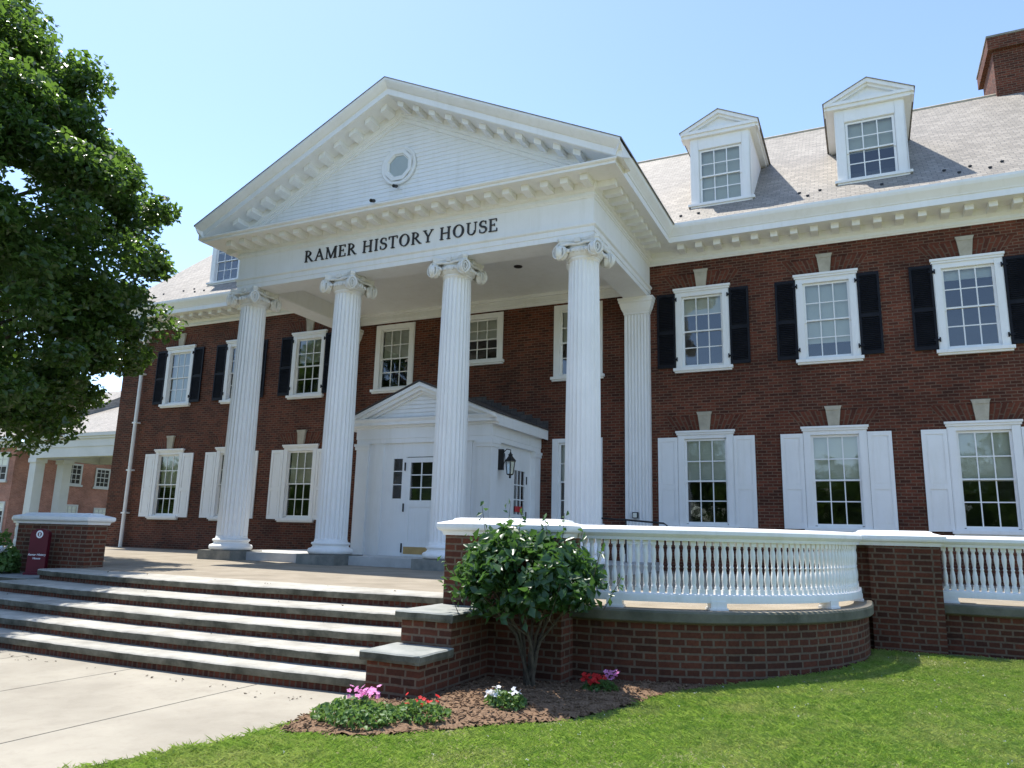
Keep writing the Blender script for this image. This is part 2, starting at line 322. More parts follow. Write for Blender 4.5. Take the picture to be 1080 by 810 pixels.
# ------------------------------------------------------------------ entrance steps
steps = thing('entrance_steps', 'wide flight of worn stone steps with brick risers climbing to the terrace', 'steps', (1.0, -11.2, -0.8))
SY = [-10.30, -10.88, -11.36, -11.78, -12.12]; SA = [0.30, 0.24, 0.2, 0.15, 0.18]; SZ = [FZ + 0.006, -0.118, -0.283, -0.448, -0.613]
SEGX = 90
for k in range(5):
    b = MB(); back = SY[k] + (0.52 if k == 0 else 0.75); th = 0.10
    rows = []
    for i in range(SEGX + 1):
        x = SX0 + (SX1 - SX0) * i / SEGX
        y = bow(SY[k], SA[k], x) + 0.014 * noise.noise((x * 2.2, k * 7.1, 0)) + 0.007 * noise.noise((x * 9, k * 3.3, 5)) - (0.004 if (i // 15) % 2 else 0)
        dz = 0.006 * noise.noise((x * 1.3, k * 5, 2)); z = SZ[k] + dz
        w1 = 0.006 * noise.noise((x * 7, k, 9))
        rows.append([(x, back + (0.25 if k == 0 else 0.2), SZ[k]), (x, y + 0.05, z), (x, y + 0.012, z - 0.006), (x, y, z - 0.022 + w1), (x, y + 0.004, z - th + 0.015 + w1), (x, y + 0.015, z - th), (x, y + 0.3, z - th)])
    n = len(rows[0]); vv = [p for r in rows for p in r]
    b.mesh(vv, [(i * n + j, i * n + j + 1, (i + 1) * n + j + 1, (i + 1) * n + j) for i in range(SEGX) for j in range(0, 3)])
    st = b.build('step', M['stone'], steps, smooth=50)
    b = MB(); b.mesh(vv, [(i * n + j, i * n + j + 1, (i + 1) * n + j + 1, (i + 1) * n + j) for i in range(SEGX) for j in range(3, n - 1)]); b.build('shaded_edge', M['edge_shade'], st, smooth=50)
    b = MB(); zb = (SZ[k + 1] if k < 4 else -0.9) - 0.01; zt = SZ[k] - th + 0.003
    for i in range(SEGX):
        x0 = SX0 + (SX1 - SX0) * i / SEGX; x1 = SX0 + (SX1 - SX0) * (i + 1) / SEGX
        y0 = bow(SY[k], SA[k], x0) + 0.05; y1 = bow(SY[k], SA[k], x1) + 0.05
        b.face([(x0, y0, zb), (x1, y1, zb), (x1, y1, zt), (x0, y0, zt)], [(zb + .2, x0), (zb + .2, x1), (zt + .2, x1), (zt + .2, x0)])
    b.build('riser', M['rowlock'], st)

# ------------------------------------------------------------------ cheek walls, piers, bays
def rough_slab(b, x0, x1, y0, y1, zt, th, seed, be):
    n = 8
    def ring(z, ins):
        pts = []
        def e(px, py, nx, ny):
            q = 0.012 * noise.noise((px * 6, py * 6, seed)) + ins
            pts.append((px - nx * q, py - ny * q, z + 0.004 * noise.noise((px * 5, py * 5, seed + 3))))
        for i in range(n): e(x0 + (x1 - x0) * i / n, y0, 0, -1)
        for i in range(n): e(x1, y0 + (y1 - y0) * i / n, 1, 0)
        for i in range(n): e(x1 - (x1 - x0) * i / n, y1, 0, 1)
        for i in range(n): e(x0, y1 - (y1 - y0) * i / n, -1, 0)
        return pts
    R_ = [ring(zt - th, 0.01), ring(zt - th * 0.7, 0.0), ring(zt - 0.014, 0.0), ring(zt, 0.014)]; m_ = 4 * n
    V_ = [p for r in R_ for p in r]; qf = lambda js: [(j * m_ + i, j * m_ + (i + 1) % m_, (j + 1) * m_ + (i + 1) % m_, (j + 1) * m_ + i) for j in js for i in range(m_)]
    b.mesh(V_, qf([2]) + [tuple(3 * m_ + i for i in range(m_))]); be.mesh(V_, qf([0, 1]) + [tuple(m_ - 1 - i for i in range(m_))])
ck = thing('cheek_wall', 'stepped brick cheek wall with two stone slabs right of the steps', 'wall', (5.48, -11.3, -0.8), 'cheek walls of the steps')
b = MB(); b.box(5.17, 5.79, -11.97, -11.3, -1.0, -0.425); b.box(5.171, 5.789, -11.37, -10.502, -1.0, -0.085); b.build('brickwork', M['brick_low'], ck)
b = MB(); be = MB(); rough_slab(b, 5.12, 5.83, -12.03, -11.372, -0.335, 0.092, 1.0, be); o = b.build('slab', M['slabstone'], ck); be.build('shaded_edge', M['edge_shade'], o)
b = MB(); be = MB(); rough_slab(b, 5.12, 5.83, -11.43, -10.45, 0.005, 0.092, 4.0, be); o = b.build('slab', M['slabstone'], ck); be.build('shaded_edge', M['edge_shade'], o)
ckl = thing('cheek_wall', 'shaded brick cheek wall under the sign left of the steps', 'wall', (-3.8, -9.9, -0.8), 'cheek walls of the steps')
b = MB(); b.box(-5.2, -3.17, -10.1, -8.9, -1.0, -0.19); b.build('brickwork', M['brick_low'], ckl)
b = MB(); be = MB(); rough_slab(b, -5.2, -3.13, -10.15, -9.0, -0.10, 0.09, 7.0, be); o = b.build('slab', M['slabstone'], ckl); be.build('shaded_edge', M['edge_shade'], o)

def pier(loc, x0, x1, y0, y1, zb, label, extra=None, big=True):
    t = thing('brick_pier', label, 'pier', loc, 'brick piers of the terrace')
    b = MB(); b.box(x0, x1, y0, y1, zb, 0.81)
    if extra: b.box(*extra, zb, 0.809)
    b.build('brickwork', M['brick_low'], t)
    b = MB()
    prof = [(-0.05, 0.81), (0.02, 0.81), (0.035, 0.855), (0.075, 0.875), (0.085, 0.90), (0.085, 0.945), (0.07, 0.955), (-0.06, 0.99), (-0.075, 1.01), (-0.13, 1.02)]
    rings = []
    X0, X1 = x0, x1
    if extra: X0 = min(x0, extra[0]) if extra else x0
    for o_, z in prof: rings.append([(X0 - o_, y0 - o_, z), (X1 + o_, y0 - o_, z), (X1 + o_, y1 + o_, z), (X0 - o_, y1 + o_, z)])
    b.mesh([p for r in rings for p in r], [(4 * j + i, 4 * j + (i + 1) % 4, 4 * j + 4 + (i + 1) % 4, 4 * j + 4 + i) for j in range(len(prof) - 1) for i in range(4)] + [tuple(4 * (len(prof) - 1) + i for i in range(4))])
    b.build('cap', M['white_rail'], t)
    return t
pier((5.9, -10.2, -0.8), 5.17, 6.68, -10.5, -9.9, -1.0, 'brick pier with white cap behind the leafy shrub')
pier((10.2, -6.35, -0.7), 9.78, 10.66, -6.62, -5.9, -1.0, 'brick pier with white cap between curved and straight balustrades', extra=(9.58, 9.78, -6.5, -6.0))
pier((-4.0, -8.85, -0.1), -5.15, -3.12, -9.2, -8.8, -0.2, 'brick pier with white cap behind the maroon sign')

def sweep_xy(b, path, prof, closed=False, uvlen=True):
    """profile of (out, z) along a plan polyline; out is to the right of travel"""
    P = [Vector((p[0], p[1])) for p in path]; n = len(P); offs = []
    for i in range(n):
        d0 = (P[i] - P[i - 1]).normalized() if i > 0 else (P[1] - P[0]).normalized()
        d1 = (P[i + 1] - P[i]).normalized() if i < n - 1 else d0
        n0 = Vector((d0.y, -d0.x)); n1 = Vector((d1.y, -d1.x)); m = (n0 + n1).normalized()
        offs.append(m / max(0.2, m.dot(n0)))
    k = len(prof); s = 0; vs_ = []; fs = []; uvs = []; L = [0]
    for i in range(1, n): L.append(L[-1] + (P[i] - P[i - 1]).length)
    pl = [0]
    for j in range(1, k): pl.append(pl[-1] + hypot(prof[j][0] - prof[j - 1][0], prof[j][1] - prof[j - 1][1]))
    for i in range(n):
        for o_, z in prof: q = P[i] + offs[i] * o_; vs_.append((q.x, q.y, z))
    for i in range(n - 1):
        for j in range(k - 1):
            fs.append((i * k + j, (i + 1) * k + j, (i + 1) * k + j + 1, i * k + j + 1))
            uvs.append([(L[i], prof[j][1]), (L[i + 1], prof[j][1]), (L[i + 1], prof[j + 1][1]), (L[i], prof[j + 1][1])])
    if k > 2: fs.append(tuple(range(k - 1, -1, -1))); fs.append(tuple((n - 1) * k + j for j in range(k))); uvs += [None, None]
    b.mesh(vs_, fs, uvs)

BAL = None
def baluster_mb():
    b = MB(); z0, z1 = 0.23, 0.81
    b.box(-0.032, 0.032, -0.032, 0.032, z0 - 0.02, z0 + 0.05); b.box(-0.03, 0.03, -0.03, 0.03, z1 - 0.05, z1 + 0.01)
    prof = [(0.036, z0 + 0.05), (0.039, z0 + 0.065), (0.034, z0 + 0.08), (0.029, z0 + 0.09), (0.036, z0 + 0.12), (0.0405, z0 + 0.16), (0.038, z0 + 0.20), (0.029, z0 + 0.245), (0.023, z0 + 0.275), (0.03, z0 + 0.285), (0.03, z0 + 0.298), (0.022, z0 + 0.308), (0.027, z0 + 0.34), (0.036, z0 + 0.40), (0.0385, z0 + 0.435), (0.034, z0 + 0.475), (0.025, z0 + 0.505), (0.03, z0 + 0.515), (0.03, z0 + 0.53)]
    b.lathe([(r * 0.80, z) for r, z in prof], seg=12); return b
def balustrade(label, loc, path, base_z, feet, spacing=0.088, skip=0.05):
    global BAL
    t = thing('balustrade', label, 'balustrade', loc, 'white balustrades of the terrace')
    b = MB(); sweep_xy(b, path, [(-0.07, 0.81), (0.07, 0.81), (0.078, 0.845), (0.10, 0.865), (0.115, 0.885), (0.115, 0.925), (0.085, 0.955), (0.03, 0.968), (-0.03, 0.968), (-0.085, 0.955), (-0.115, 0.925), (-0.115, 0.885), (-0.10, 0.865), (-0.07, 0.81)])
    b.build('top_rail', M['white_rail'], t, smooth=30)
    b = MB(); sweep_xy(b, path, [(-0.065, 0.135), (0.065, 0.135), (0.068, 0.20), (0.06, 0.222), (0.045, 0.228), (-0.045, 0.228), (-0.068, 0.20), (-0.065, 0.135)])
    b.build('bottom_rail', M['white_rail'], t, smooth=30)
    P = [Vector((p[0], p[1], 0)) for p in path]; L = [0]
    for i in range(1, len(P)): L.append(L[-1] + (P[i] - P[i - 1]).length)
    def at(s):
        for i in range(1, len(P)):
            if s <= L[i]: q = (s - L[i - 1]) / (L[i] - L[i - 1]); d = P[i] - P[i - 1]; return P[i - 1] + d * q, atan2(d.y, d.x)
        d = P[-1] - P[-2]; return P[-1], atan2(d.y, d.x)
    n = int((L[-1] - 2 * skip) / spacing)
    for i in range(n + 1):
        p, a = at(skip + (L[-1] - 2 * skip) * i / n)
        if BAL is None:
            BAL = baluster_mb().build('baluster', M['white_rail'], t, origin=(0, 0, 0), smooth=40); o = BAL
        else:
            o = BAL.copy(); COL.objects.link(o); o.parent = t
        o.location = p - WORG[t.name]; o.rotation_euler = (0, 0, a)
    for s in feet:
        p, a = at(L[-1] * s); b = MB(); ax = (Vector((cos(a), sin(a), 0)), Vector((-sin(a), cos(a), 0)), Vector((0, 0, 1)))
        b.obox((p.x, p.y, base_z + 0.045), ax, (0.09, 0.075, 0.05)); b.obox((p.x, p.y, base_z + 0.012), ax, (0.105, 0.085, 0.012)); b.build('foot', M['white_rail'], t)
    return t
R_path = [(6.72, -10.0)] + arc(AC, 2.8, -90, 0, 40) + [(9.6, -6.5)]
balustrade('curved white balustrade of turned balusters around the rounded terrace bay', (6.8, -10.0, 0.05), R_path, 0.06, [0.08, 0.3, 0.62, 0.93])
balustrade('straight white balustrade leaving the right edge of the photo', (10.7, -6.25, 0.05), [(10.68, -6.25), (15.4, -6.25)], 0.06, [0.018, 0.5, 0.98])
balustrade('white balustrade behind the pale flowers at the far left', (-5.0, -8.9, 0.05), [(LC[0] + 2.8 * cos(radians(a)), LC[1] + 2.8 * sin(radians(a))) for a in range(190, 268, 5)] + [(-4.97, -8.7)], 0.06, [0.3, 0.9])

def bay(label, loc, path, ccw_out=1):
    t = thing('terrace_wall', label, 'wall', loc, 'low walls of the terrace')
    b = MB(); sweep_xy(b, path, [(0.13, -1.1), (0.13, -0.075)]); b.build('brickwork', M['brick_low'], t, smooth=30)
    b = MB(); sweep_xy(b, path, [(0.10, -0.076), (0.185, -0.076), (0.20, -0.06), (0.20, 0.03), (0.185, 0.052)]); o = b.build('coping', M['coping'], t, smooth=30)
    b = MB(); sweep_xy(b, path, [(0.185, 0.052), (0.16, 0.058), (-0.25, 0.058)]); b.build('coping_top', M['floor'], o, smooth=30)
bay('rounded low brick wall with stone coping beneath the curved balustrade', (9.0, -9.2, -0.8), [(6.66, -10.0)] + arc(AC, 2.8, -90, 0, 40) + [(9.6, -6.6)])
bay('straight low brick wall with stone coping at the right edge', (12.5, -6.4, -0.8), [(10.64, -6.28), (15.4, -6.28)])
bay('low brick wall at the far left behind the flowers', (-7.5, -8.0, -0.8), arc(LC, 2.8, 180, 270, 16) + [(-4.9, -8.7)])

# ------------------------------------------------------------------ the house
house = thing('brick_house', 'large two storey brick house with white columned portico and slate roof', 'house', (0, 0, 0))
HX = 15.08; EX = 4.97; EY = -4.53; WZ = 7.9
S_ = 3.0967; COLX = [-1.5 * S_, -0.5 * S_, 0.5 * S_, 1.5 * S_]
WX = [6.306, 9.225, 12.133]
UP = (5.136, 6.872); LO = (1.233, 3.196); GH = 0.46; OPH = 0.655
opens = []
for x in WX:
    for s in (-1, 1):
        opens.append((s * x - OPH, s * x + OPH, UP[0] - 0.07, UP[1] + 0.17)); opens.append((s * x - OPH, s * x + OPH, LO[0] - 0.07, LO[1] + 0.12))
for s in (-1, 1):
    opens.append((s * 2.97 - 0.66, s * 2.97 + 0.66, UP[0] - 0.07, UP[1] + 0.17)); opens.append((s * 2.97 - 0.66, s * 2.97 + 0.66, LO[0] - 0.07, LO[1] + 0.12))
opens.append((-0.67, 0.67, 5.68, 7.04))
def wall_sheet(b, x0, x1, z0, z1, y, holes, depth=0.14):
    xs = sorted({x0, x1, *[h[0] for h in holes], *[h[1] for h in holes]}); zs = sorted({z0, z1, *[h[2] for h in holes], *[h[3] for h in holes]})
    for i in range(len(xs) - 1):
        for j in range(len(zs) - 1):
            cx, cz = (xs[i] + xs[i + 1]) / 2, (zs[j] + zs[j + 1]) / 2
            if any(h[0] < cx < h[1] and h[2] < cz < h[3] for h in holes): continue
            b.face([(xs[i], y, zs[j]), (xs[i + 1], y, zs[j]), (xs[i + 1], y, zs[j + 1]), (xs[i], y, zs[j + 1])])
    for h in holes:
        b.face([(h[0], y, h[2]), (h[0], y, h[3]), (h[0], y + depth, h[3]), (h[0], y + depth, h[2])]); b.face([(h[1], y, h[3]), (h[1], y, h[2]), (h[1], y + depth, h[2]), (h[1], y + depth, h[3])])
        b.face([(h[0], y, h[3]), (h[1], y, h[3]), (h[1], y + depth, h[3]), (h[0], y + depth, h[3])]); b.face([(h[1], y, h[2]), (h[0], y, h[2]), (h[0], y + depth, h[2]), (h[1], y + depth, h[2])])
b = MB(); wall_sheet(b, -HX, HX, -1.0, 8.3, 0, opens)
RY, RZ = 5.12, 13.68; RM = 0.85
for s in (-1, 1):
    p = [(s * HX, 0, -1), (s * HX, 2 * RY, -1), (s * HX, 2 * RY, 8.9), (s * HX, RY, RZ - 0.12), (s * HX, 0, 8.9)]
    b.face(p if s > 0 else p[::-1])
b.face([(HX, 2 * RY, -1), (-HX, 2 * RY, -1), (-HX, 2 * RY, 8.9), (HX, 2 * RY, 8.9)])
b.build('wall', M['brick'], house)
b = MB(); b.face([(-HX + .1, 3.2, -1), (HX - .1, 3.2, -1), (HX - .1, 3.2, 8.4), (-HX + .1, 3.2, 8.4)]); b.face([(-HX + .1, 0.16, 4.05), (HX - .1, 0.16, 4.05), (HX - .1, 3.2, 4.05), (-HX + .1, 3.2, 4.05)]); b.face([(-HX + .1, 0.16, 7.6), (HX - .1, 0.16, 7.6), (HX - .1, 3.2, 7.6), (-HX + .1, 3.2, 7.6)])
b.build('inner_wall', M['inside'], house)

# roof (main): front slope with a hole is unnecessary; dormers and portico roof run into it
b = MB(); ev = -0.80; ez = 8.63; sl = sqrt(1 + RM * RM)
def roofquad(b, x0, x1, y0, z0, y1, z1):
    L = hypot(y1 - y0, z1 - z0); b.face([(x0, y0, z0), (x1, y0, z0), (x1, y1, z1), (x0, y1, z1)], [(x0, 0), (x1, 0), (x1, L), (x0, L)])
hx = HX + 0.12
roofquad(b, -hx, hx, ev, ez, RY, RZ); b.face([(hx, 2 * RY - ev, ez), (-hx, 2 * RY - ev, ez), (-hx, RY, RZ), (hx, RY, RZ)], [(0, 0), (30, 0), (30, 7), (0, 7)])
b.face([(-hx, ev, ez), (-hx, ev, ez - 0.04), (hx, ev, ez - 0.04), (hx, ev, ez)])
for s in (-1, 1):
    p = [(s * hx, ev, ez), (s * hx, RY, RZ), (s * hx, RY, RZ - 0.2), (s * hx, ev, ez - 0.2)]; b.face(p if s < 0 else p[::-1])
roof = b.build('roof', M['slate'], house)
b = MB(); b.tube([(-hx, RY, RZ + 0.005), (hx, RY, RZ + 0.005)], 0.05, 6); b.build('ridge_cap', M['keystone'], roof, smooth=40)
g0 = None
for i, x in enumerate(list(np.arange(5.9, 15, 0.52)) + list(np.arange(-14.5, -6, 0.52))):
    for row in ((0, 1) if i % 3 != 2 else (1,)):
        if rnd.random() < 0.25: continue
        y = -0.42 + row * 0.26 + rnd.uniform(-.02, .02); xx = x + row * 0.26
        if abs(xx - 6.87) < 0.9 and y > -.2 or abs(abs(xx) - 10.42) < 0.9 and y > -.2: continue
        z = ez + RM * (y - ev)
        if g0 is None:
            q = MB(); q.box(-0.035, 0.035, -0.012, 0.012, -0.005, 0.075); q.box(-0.02, 0.02, -0.012, 0.10, -0.01, 0.012); q.box(-0.05, 0.05, -0.016, 0.006, 0.03, 0.06)
            g0 = q.build('snow_guard', M['iron'], roof, origin=(0, 0, 0)); o = g0
        else: o = g0.copy(); COL.objects.link(o); o.parent = roof
        o.location = (xx + rnd.uniform(-.06, .06), y, z); o.scale = (0.8, 0.8, 0.7)

# chimney
b = MB(); b.box(13.92, 16.6, 4.95, 6.9, 12.5, 15.0); b.box(13.80, 16.72, 4.83, 7.02, 15.0, 15.38)
ch = b.build('chimney', M['brick'], house)
b = MB(); b.box(13.78, 16.74, 4.81, 7.04, 15.382, 15.44); b.build('cap', M['plinth'], ch)

# cornice: one profile round the wings and portico flanks, a lower one across the front
PA = [(-0.05, 7.86), (0.015, 7.86), (0.03, 7.89), (0.05, 7.90), (0.05, 7.925), (0.02, 7.935), (0.02, 7.99), (0.06, 8.01), (0.075, 8.03), (0.09, 8.04), (0.09, 8.185), (0.66, 8.185), (0.66, 8.175), (0.69, 8.175), (0.69, 8.32), (0.71, 8.33), (0.72, 8.36), (0.76, 8.42), (0.82, 8.50), (0.84, 8.56), (0.84, 8.62), (0.74, 8.64), (-0.05, 8.66)]
b = MB()
for path in ([(-HX, 0), (-EX, 0), (-EX, EY)], [(EX, EY), (EX, 0), (HX, 0)]):
    # extend the flank to the mitre at the front corner
    P = [Vector(p) for p in path]; sweepP = path
    vs_ = []; k = len(PA)
    for i, p in enumerate(path):
        for o_, z in PA:
            if path[0][0] < 0:
                q = [(p[0], -o_), (p[0] - o_, -o_), (p[0] - o_, p[1] - o_)][i]
            else:
                q = [(p[0] + o_, p[1] - o_), (p[0] + o_, -o_), (p[0], -o_)][i]
            vs_.append((q[0], q[1], z))
    b.mesh(vs_, [(i * k + j, (i + 1) * k + j, (i + 1) * k + j + 1, i * k + j + 1) for i in range(2) for j in range(k - 1)] + [tuple(range(k - 1, -1, -1)), tuple(2 * k + j for j in range(k))])
PF = [o for o in PA if o[1] < 8.2] + [(0.69, 8.175), (0.69, 8.225), (0.72, 8.235), (0.745, 8.26), (0.745, 8.285), (0.70, 8.295), (-0.05, 8.36)]
k = len(PF)
b.mesh([(-EX - o_, EY - o_, z) for o_, z in PF] + [(EX + o_, EY - o_, z) for o_, z in PF], [(j, k + j, k + j + 1, j + 1) for j in range(k - 1)])
cornice = b.build('cornice', M['white'], house)
# modillions under the corona: each a block of its own
MOD = None
def modillion(c, d):   # c: point on the wall line, d: outward direction
    global MOD
    if MOD is None:
        b = MB(); w2 = 0.085; z1 = 8.183; prof = [(0.08, z1), (0.08, 8.05), (0.3, 8.04), (0.44, 8.045), (0.48, 8.055), (0.48, z1)]
        n = len(prof); va = [(-w2, -o_, z) for o_, z in prof] + [(w2, -o_, z) for o_, z in prof]
        b.mesh(va, [tuple(range(n - 1, -1, -1)), tuple(range(n, 2 * n))] + [(i, (i + 1) % n, n + (i + 1) % n, n + i) for i in range(n)])
        MOD = b.build('modillion', M['white'], cornice, origin=(0, 0, 0)); o = MOD
    else: o = MOD.copy(); COL.objects.link(o); o.parent = cornice
    o.location = (c[0], c[1], 0); o.rotation_euler = (0, 0, atan2(d[0], -d[1]))
for i in range(23): modillion((-EX + 0.05 + (2 * EX - 0.1) * i / 22, EY), (0, -1))
for s in (-1, 1):
    for i in range(10): modillion((s * EX, EY + 0.05 + 0.41 * i), (s, 0))
    x = EX + 0.93
    while x < HX: modillion((s * x, 0), (0, -1)); x += 0.452

# entablature of the portico: architrave, frieze, beams with soffit
PE = [(-0.66, 7.5), (-0.66, 7.02), (-0.64, 6.985), (-0.02, 6.985), (0, 6.985), (0, 7.10), (0.018, 7.105), (0.018, 7.215), (0.05, 7.235), (0.06, 7.25), (0.06, 7.28), (0.0, 7.285), (0.0, 7.89)]
b = MB(); sweep_xy(b, [(-EX, -0.003), (-EX, EY), (EX, EY), (EX, -0.003)], PE)
ent = b.build('entablature', M['white'], house)
b = MB(); b.face([(-4.4, -4.0, 7.46), (-4.4, 0, 7.46), (4.4, 0, 7.46), (4.4, -4.0, 7.46)])
sweep_xy(b, [(4.31, -0.11), (4.31, -3.87), (-4.31, -3.87), (-4.31, -0.11)], [(0.0, 7.36), (-0.03, 7.36), (-0.05, 7.40), (-0.10, 7.43), (-0.11, 7.459)])
b.build('ceiling', M['white'], house)
b = MB(); b.box(-4.3, 4.3, -0.03, 0.0 - 0.002, 7.13, 7.46); b.box(-4.3, 4.3, -0.07, -0.031, 7.22, 7.27); b.box(-4.3, 4.3, -0.12, -0.031, 7.38, 7.458)
b.build('frieze_board', M['white'], house)
b = MB(); b.lathe([(0.09, 0), (0.11, 0), (0.11, -0.012), (0.085, -0.012), (0.08, -0.002)], (2.2, -2.3, 7.456), 20, cap=False); b.lathe([(0.001, -0.004), (0.085, -0.004)], (2.2, -2.3, 7.459), 20, cap=False); b.build('recessed_light', M['iron'], house)

# pediment: raking cornice, tympanum, oculus, roof
XC = EX + 0.84; ZC = 8.62; ZA = 11.46; SLP = (ZA - ZC) / XC
RK = [(-0.04, 0.02), (0.84, 0.0), (0.84, 0.05), (0.81, 0.10), (0.75, 0.17), (0.72, 0.20), (0.69, 0.21), (0.69, 0.36), (0.66, 0.36), (0.66, 0.372), (0.09, 0.372), (0.09, 0.53), (0.06, 0.56), (0.05, 0.60), (0.02, 0.61), (0.02, 0.70), (0.0, 0.71), (-0.06, 0.71)]
b = MB(); k = len(RK)
for s in (-1, 1):
    va = []
    for o_, dz in RK:
        xe = min(XC, (ZA - dz - 8.20) / SLP) if dz > 0.25 else XC
        va.append((s * xe, EY - o_, ZA - SLP * xe - dz))
    vb = [(0, EY - o_, ZA - dz) for o_, dz in RK]
    b.mesh(va + vb, [((j, k + j, k + j + 1, j + 1) if s < 0 else (j + 1, k + j + 1, k + j, j)) for j in range(k - 1)])
    b.face([va[i] for i in (range(0, 8) if s < 0 else range(7, -1, -1))])
ped = b.build('pediment', M['white'], house)
for s in (-1, 1):
    for i in range(12):
        x = 0.24 + i * 0.452
        if x > 5.2: break
        def q(xx, o_, dz): return (s * xx, EY - o_, ZA - SLP * xx - dz)
        va = [q(x - .085, .08, .50), q(x + .085, .08, .50), q(x + .085, .48, .50), q(x - .085, .48, .50)]
        vt = [q(x - .085, .08, .374), q(x + .085, .08, .374), q(x + .085, .48, .374), q(x - .085, .48, .374)]
        b = MB(); b.hexa(va + vt); b.build('modillion', M['white'], ped)
b = MB(); z = 8.3; c_ = 0.108
while z < 10.75:
    xa = (ZA - 0.69 - z) / SLP; xb = max(0.02, (ZA - 0.69 - z - c_) / SLP); y0 = EY + 0.02
    b.face([(-xa, y0 - 0.014, z), (xa, y0 - 0.014, z), (xb, y0, z + c_), (-xb, y0, z + c_)]); b.face([(-xa, y0, z), (xa, y0, z), (xa, y0 - 0.014, z), (-xa, y0 - 0.014, z)]); z += c_
b.build('siding', M['white'], ped)
def octo(r, k=8, ph=pi / 8): return [(r * cos(2 * pi * i / k + ph), r * sin(2 * pi * i / k + ph)) for i in range(k)]
oc = (-0.02, 9.56); b = MB()
def ringface(b, ra, rb, ya, yb, n=8, ph=pi / 8):
    A = octo(ra, n, ph); B = octo(rb, n, ph)
    for i in range(n):
        j = (i + 1) % n
        b.face([(oc[0] + A[i][0], ya, oc[1] + A[i][1]), (oc[0] + A[j][0], ya, oc[1] + A[j][1]), (oc[0] + B[j][0], yb, oc[1] + B[j][1]), (oc[0] + B[i][0], yb, oc[1] + B[i][1])][::-1])
ringface(b, 0.50, 0.50, EY, EY - 0.05, 24, 0); ringface(b, 0.50, 0.47, EY - 0.05, EY - 0.06, 24, 0); ringface(b, 0.47, 0.41, EY - 0.06, EY - 0.04, 24, 0)
ringface(b, 0.42, 0.42, EY - 0.03, EY - 0.07); ringface(b, 0.42, 0.33, EY - 0.07, EY - 0.07); ringface(b, 0.33, 0.31, EY - 0.07, EY - 0.03); ringface(b, 0.31, 0.29, EY - 0.03, EY - 0.03); ringface(b, 0.29, 0.29, EY - 0.03, EY + 0.01)
b.build('oculus_frame', M['white'], ped)
b = MB(); b.face([(oc[0] + x, EY - 0.012, oc[1] + z) for x, z in octo(0.30)]); b.build('oculus_pane', M['glass'], ped)
b = MB(); b.face([(oc[0] + x, EY - 0.004, oc[1] + z) for x, z in octo(0.30)]); b.build('oculus_blind', M['blind'], ped)
b = MB()
for s in (-1, 1):
    e = XC + 0.03; yf = EY - 0.84 - 0.015; yb = 3.2
    zt = lambda x: ZA - SLP * x + 0.016
    L = hypot(e, SLP * e)
    p = [(s * e, yf, zt(e)), (s * e, yb, zt(e)), (0, yb, zt(0)), (0, yf, zt(0))]; uv = [(yf, 0), (yb, 0), (yb, L), (yf, L)]
    b.face(p if s > 0 else p[::-1], uv if s > 0 else uv[::-1])
    p = [(s * e, yf, zt(e)), (0, yf, zt(0)), (0, yf, zt(0) - 0.014), (s * e, yf, zt(e) - 0.014)]; b.face(p if s < 0 else p[::-1])
    p = [(s * e, yf, zt(e)), (s * e, yf, zt(e) - 0.04), (s * e, yb, zt(e) - 0.04), (s * e, yb, zt(e))]; b.face(p if s > 0 else p[::-1])
b.build('portico_roof', M['slate'], house)
for x, z, y in ((-0.02, 9.02, EY - 0.03), (-0.12, 8.35, EY - 0.74)):
    b = MB(); b.tube([(x, y, z), (x, y - 0.05, z - 0.02)], 0.02, 8); b.tube([(x, y - 0.04, z - 0.015), (x, y - 0.16, z - 0.06)], 0.042, 10); b.build('security_camera', M['iron'], ped)

# lettering RAMER HISTORY HOUSE on the frieze
TK, TN, SF = 0.125, 0.052, 0.042
def bar(p, q, w0): 
    d = Vector(q) - Vector(p); n = Vector((-d.y, d.x)).normalized() * (w0 / 2); p = Vector(p); q = Vector(q)
    return [tuple(p - n), tuple(q - n), tuple(q + n), tuple(p + n)]
def rect(x0, y0, x1, y1): return [(x0, y0), (x1, y0), (x1, y1), (x0, y1)]
def vstem(x, w, top=True, bot=True, y0=0, y1=1):
    r = [rect(x, y0, x + w, y1)]
    if top: r.append(rect(x - 0.08, 1 - SF, x + w + 0.08, 1))
    if bot: r.append(rect(x - 0.08, 0, x + w + 0.08, SF))
    return r
def ringarc(cx, cy, rx, ry, wx, wy, a0, a1, n=16):
    o = []
    for i in range(n):
        A = [radians(a0 + (a1 - a0) * (i + k) / n) for k in (0, 1)]
        o.append([(cx + rx * cos(A[0]), cy + ry * sin(A[0])), (cx + rx * cos(A[1]), cy + ry * sin(A[1])), (cx + (rx - wx) * cos(A[1]), cy + (ry - wy) * sin(A[1])), (cx + (rx - wx) * cos(A[0]), cy + (ry - wy) * sin(A[0]))])
    return o
def spath(pts, ws):
    o = []
    for i in range(len(pts) - 1):
        o.append(bar(pts[i], pts[i + 1], (ws[i] + ws[i + 1]) / 2))
    return o
def gS():
    pts = []; ws = []
    for a in range(20, 271, 15): pts.append((0.30 + 0.22 * cos(radians(a)), 0.745 + 0.225 * sin(radians(a)))); ws.append(0.06 + 0.09 * max(0, sin(radians((a - 120) * 1.0))) if a > 120 else 0.06)
    for a in range(75, -171, -15): pts.append((0.30 + 0.25 * cos(radians(a)), 0.265 + 0.24 * sin(radians(a)))); ws.append(0.06 + 0.09 * max(0, cos(radians((a - 40) * 1.2))) if a > -40 else 0.06)
    r = spath(pts, ws); r.append(rect(0.49, 0.70, 0.53, 0.95)); r.append(rect(0.04, 0.05, 0.08, 0.32)); return r
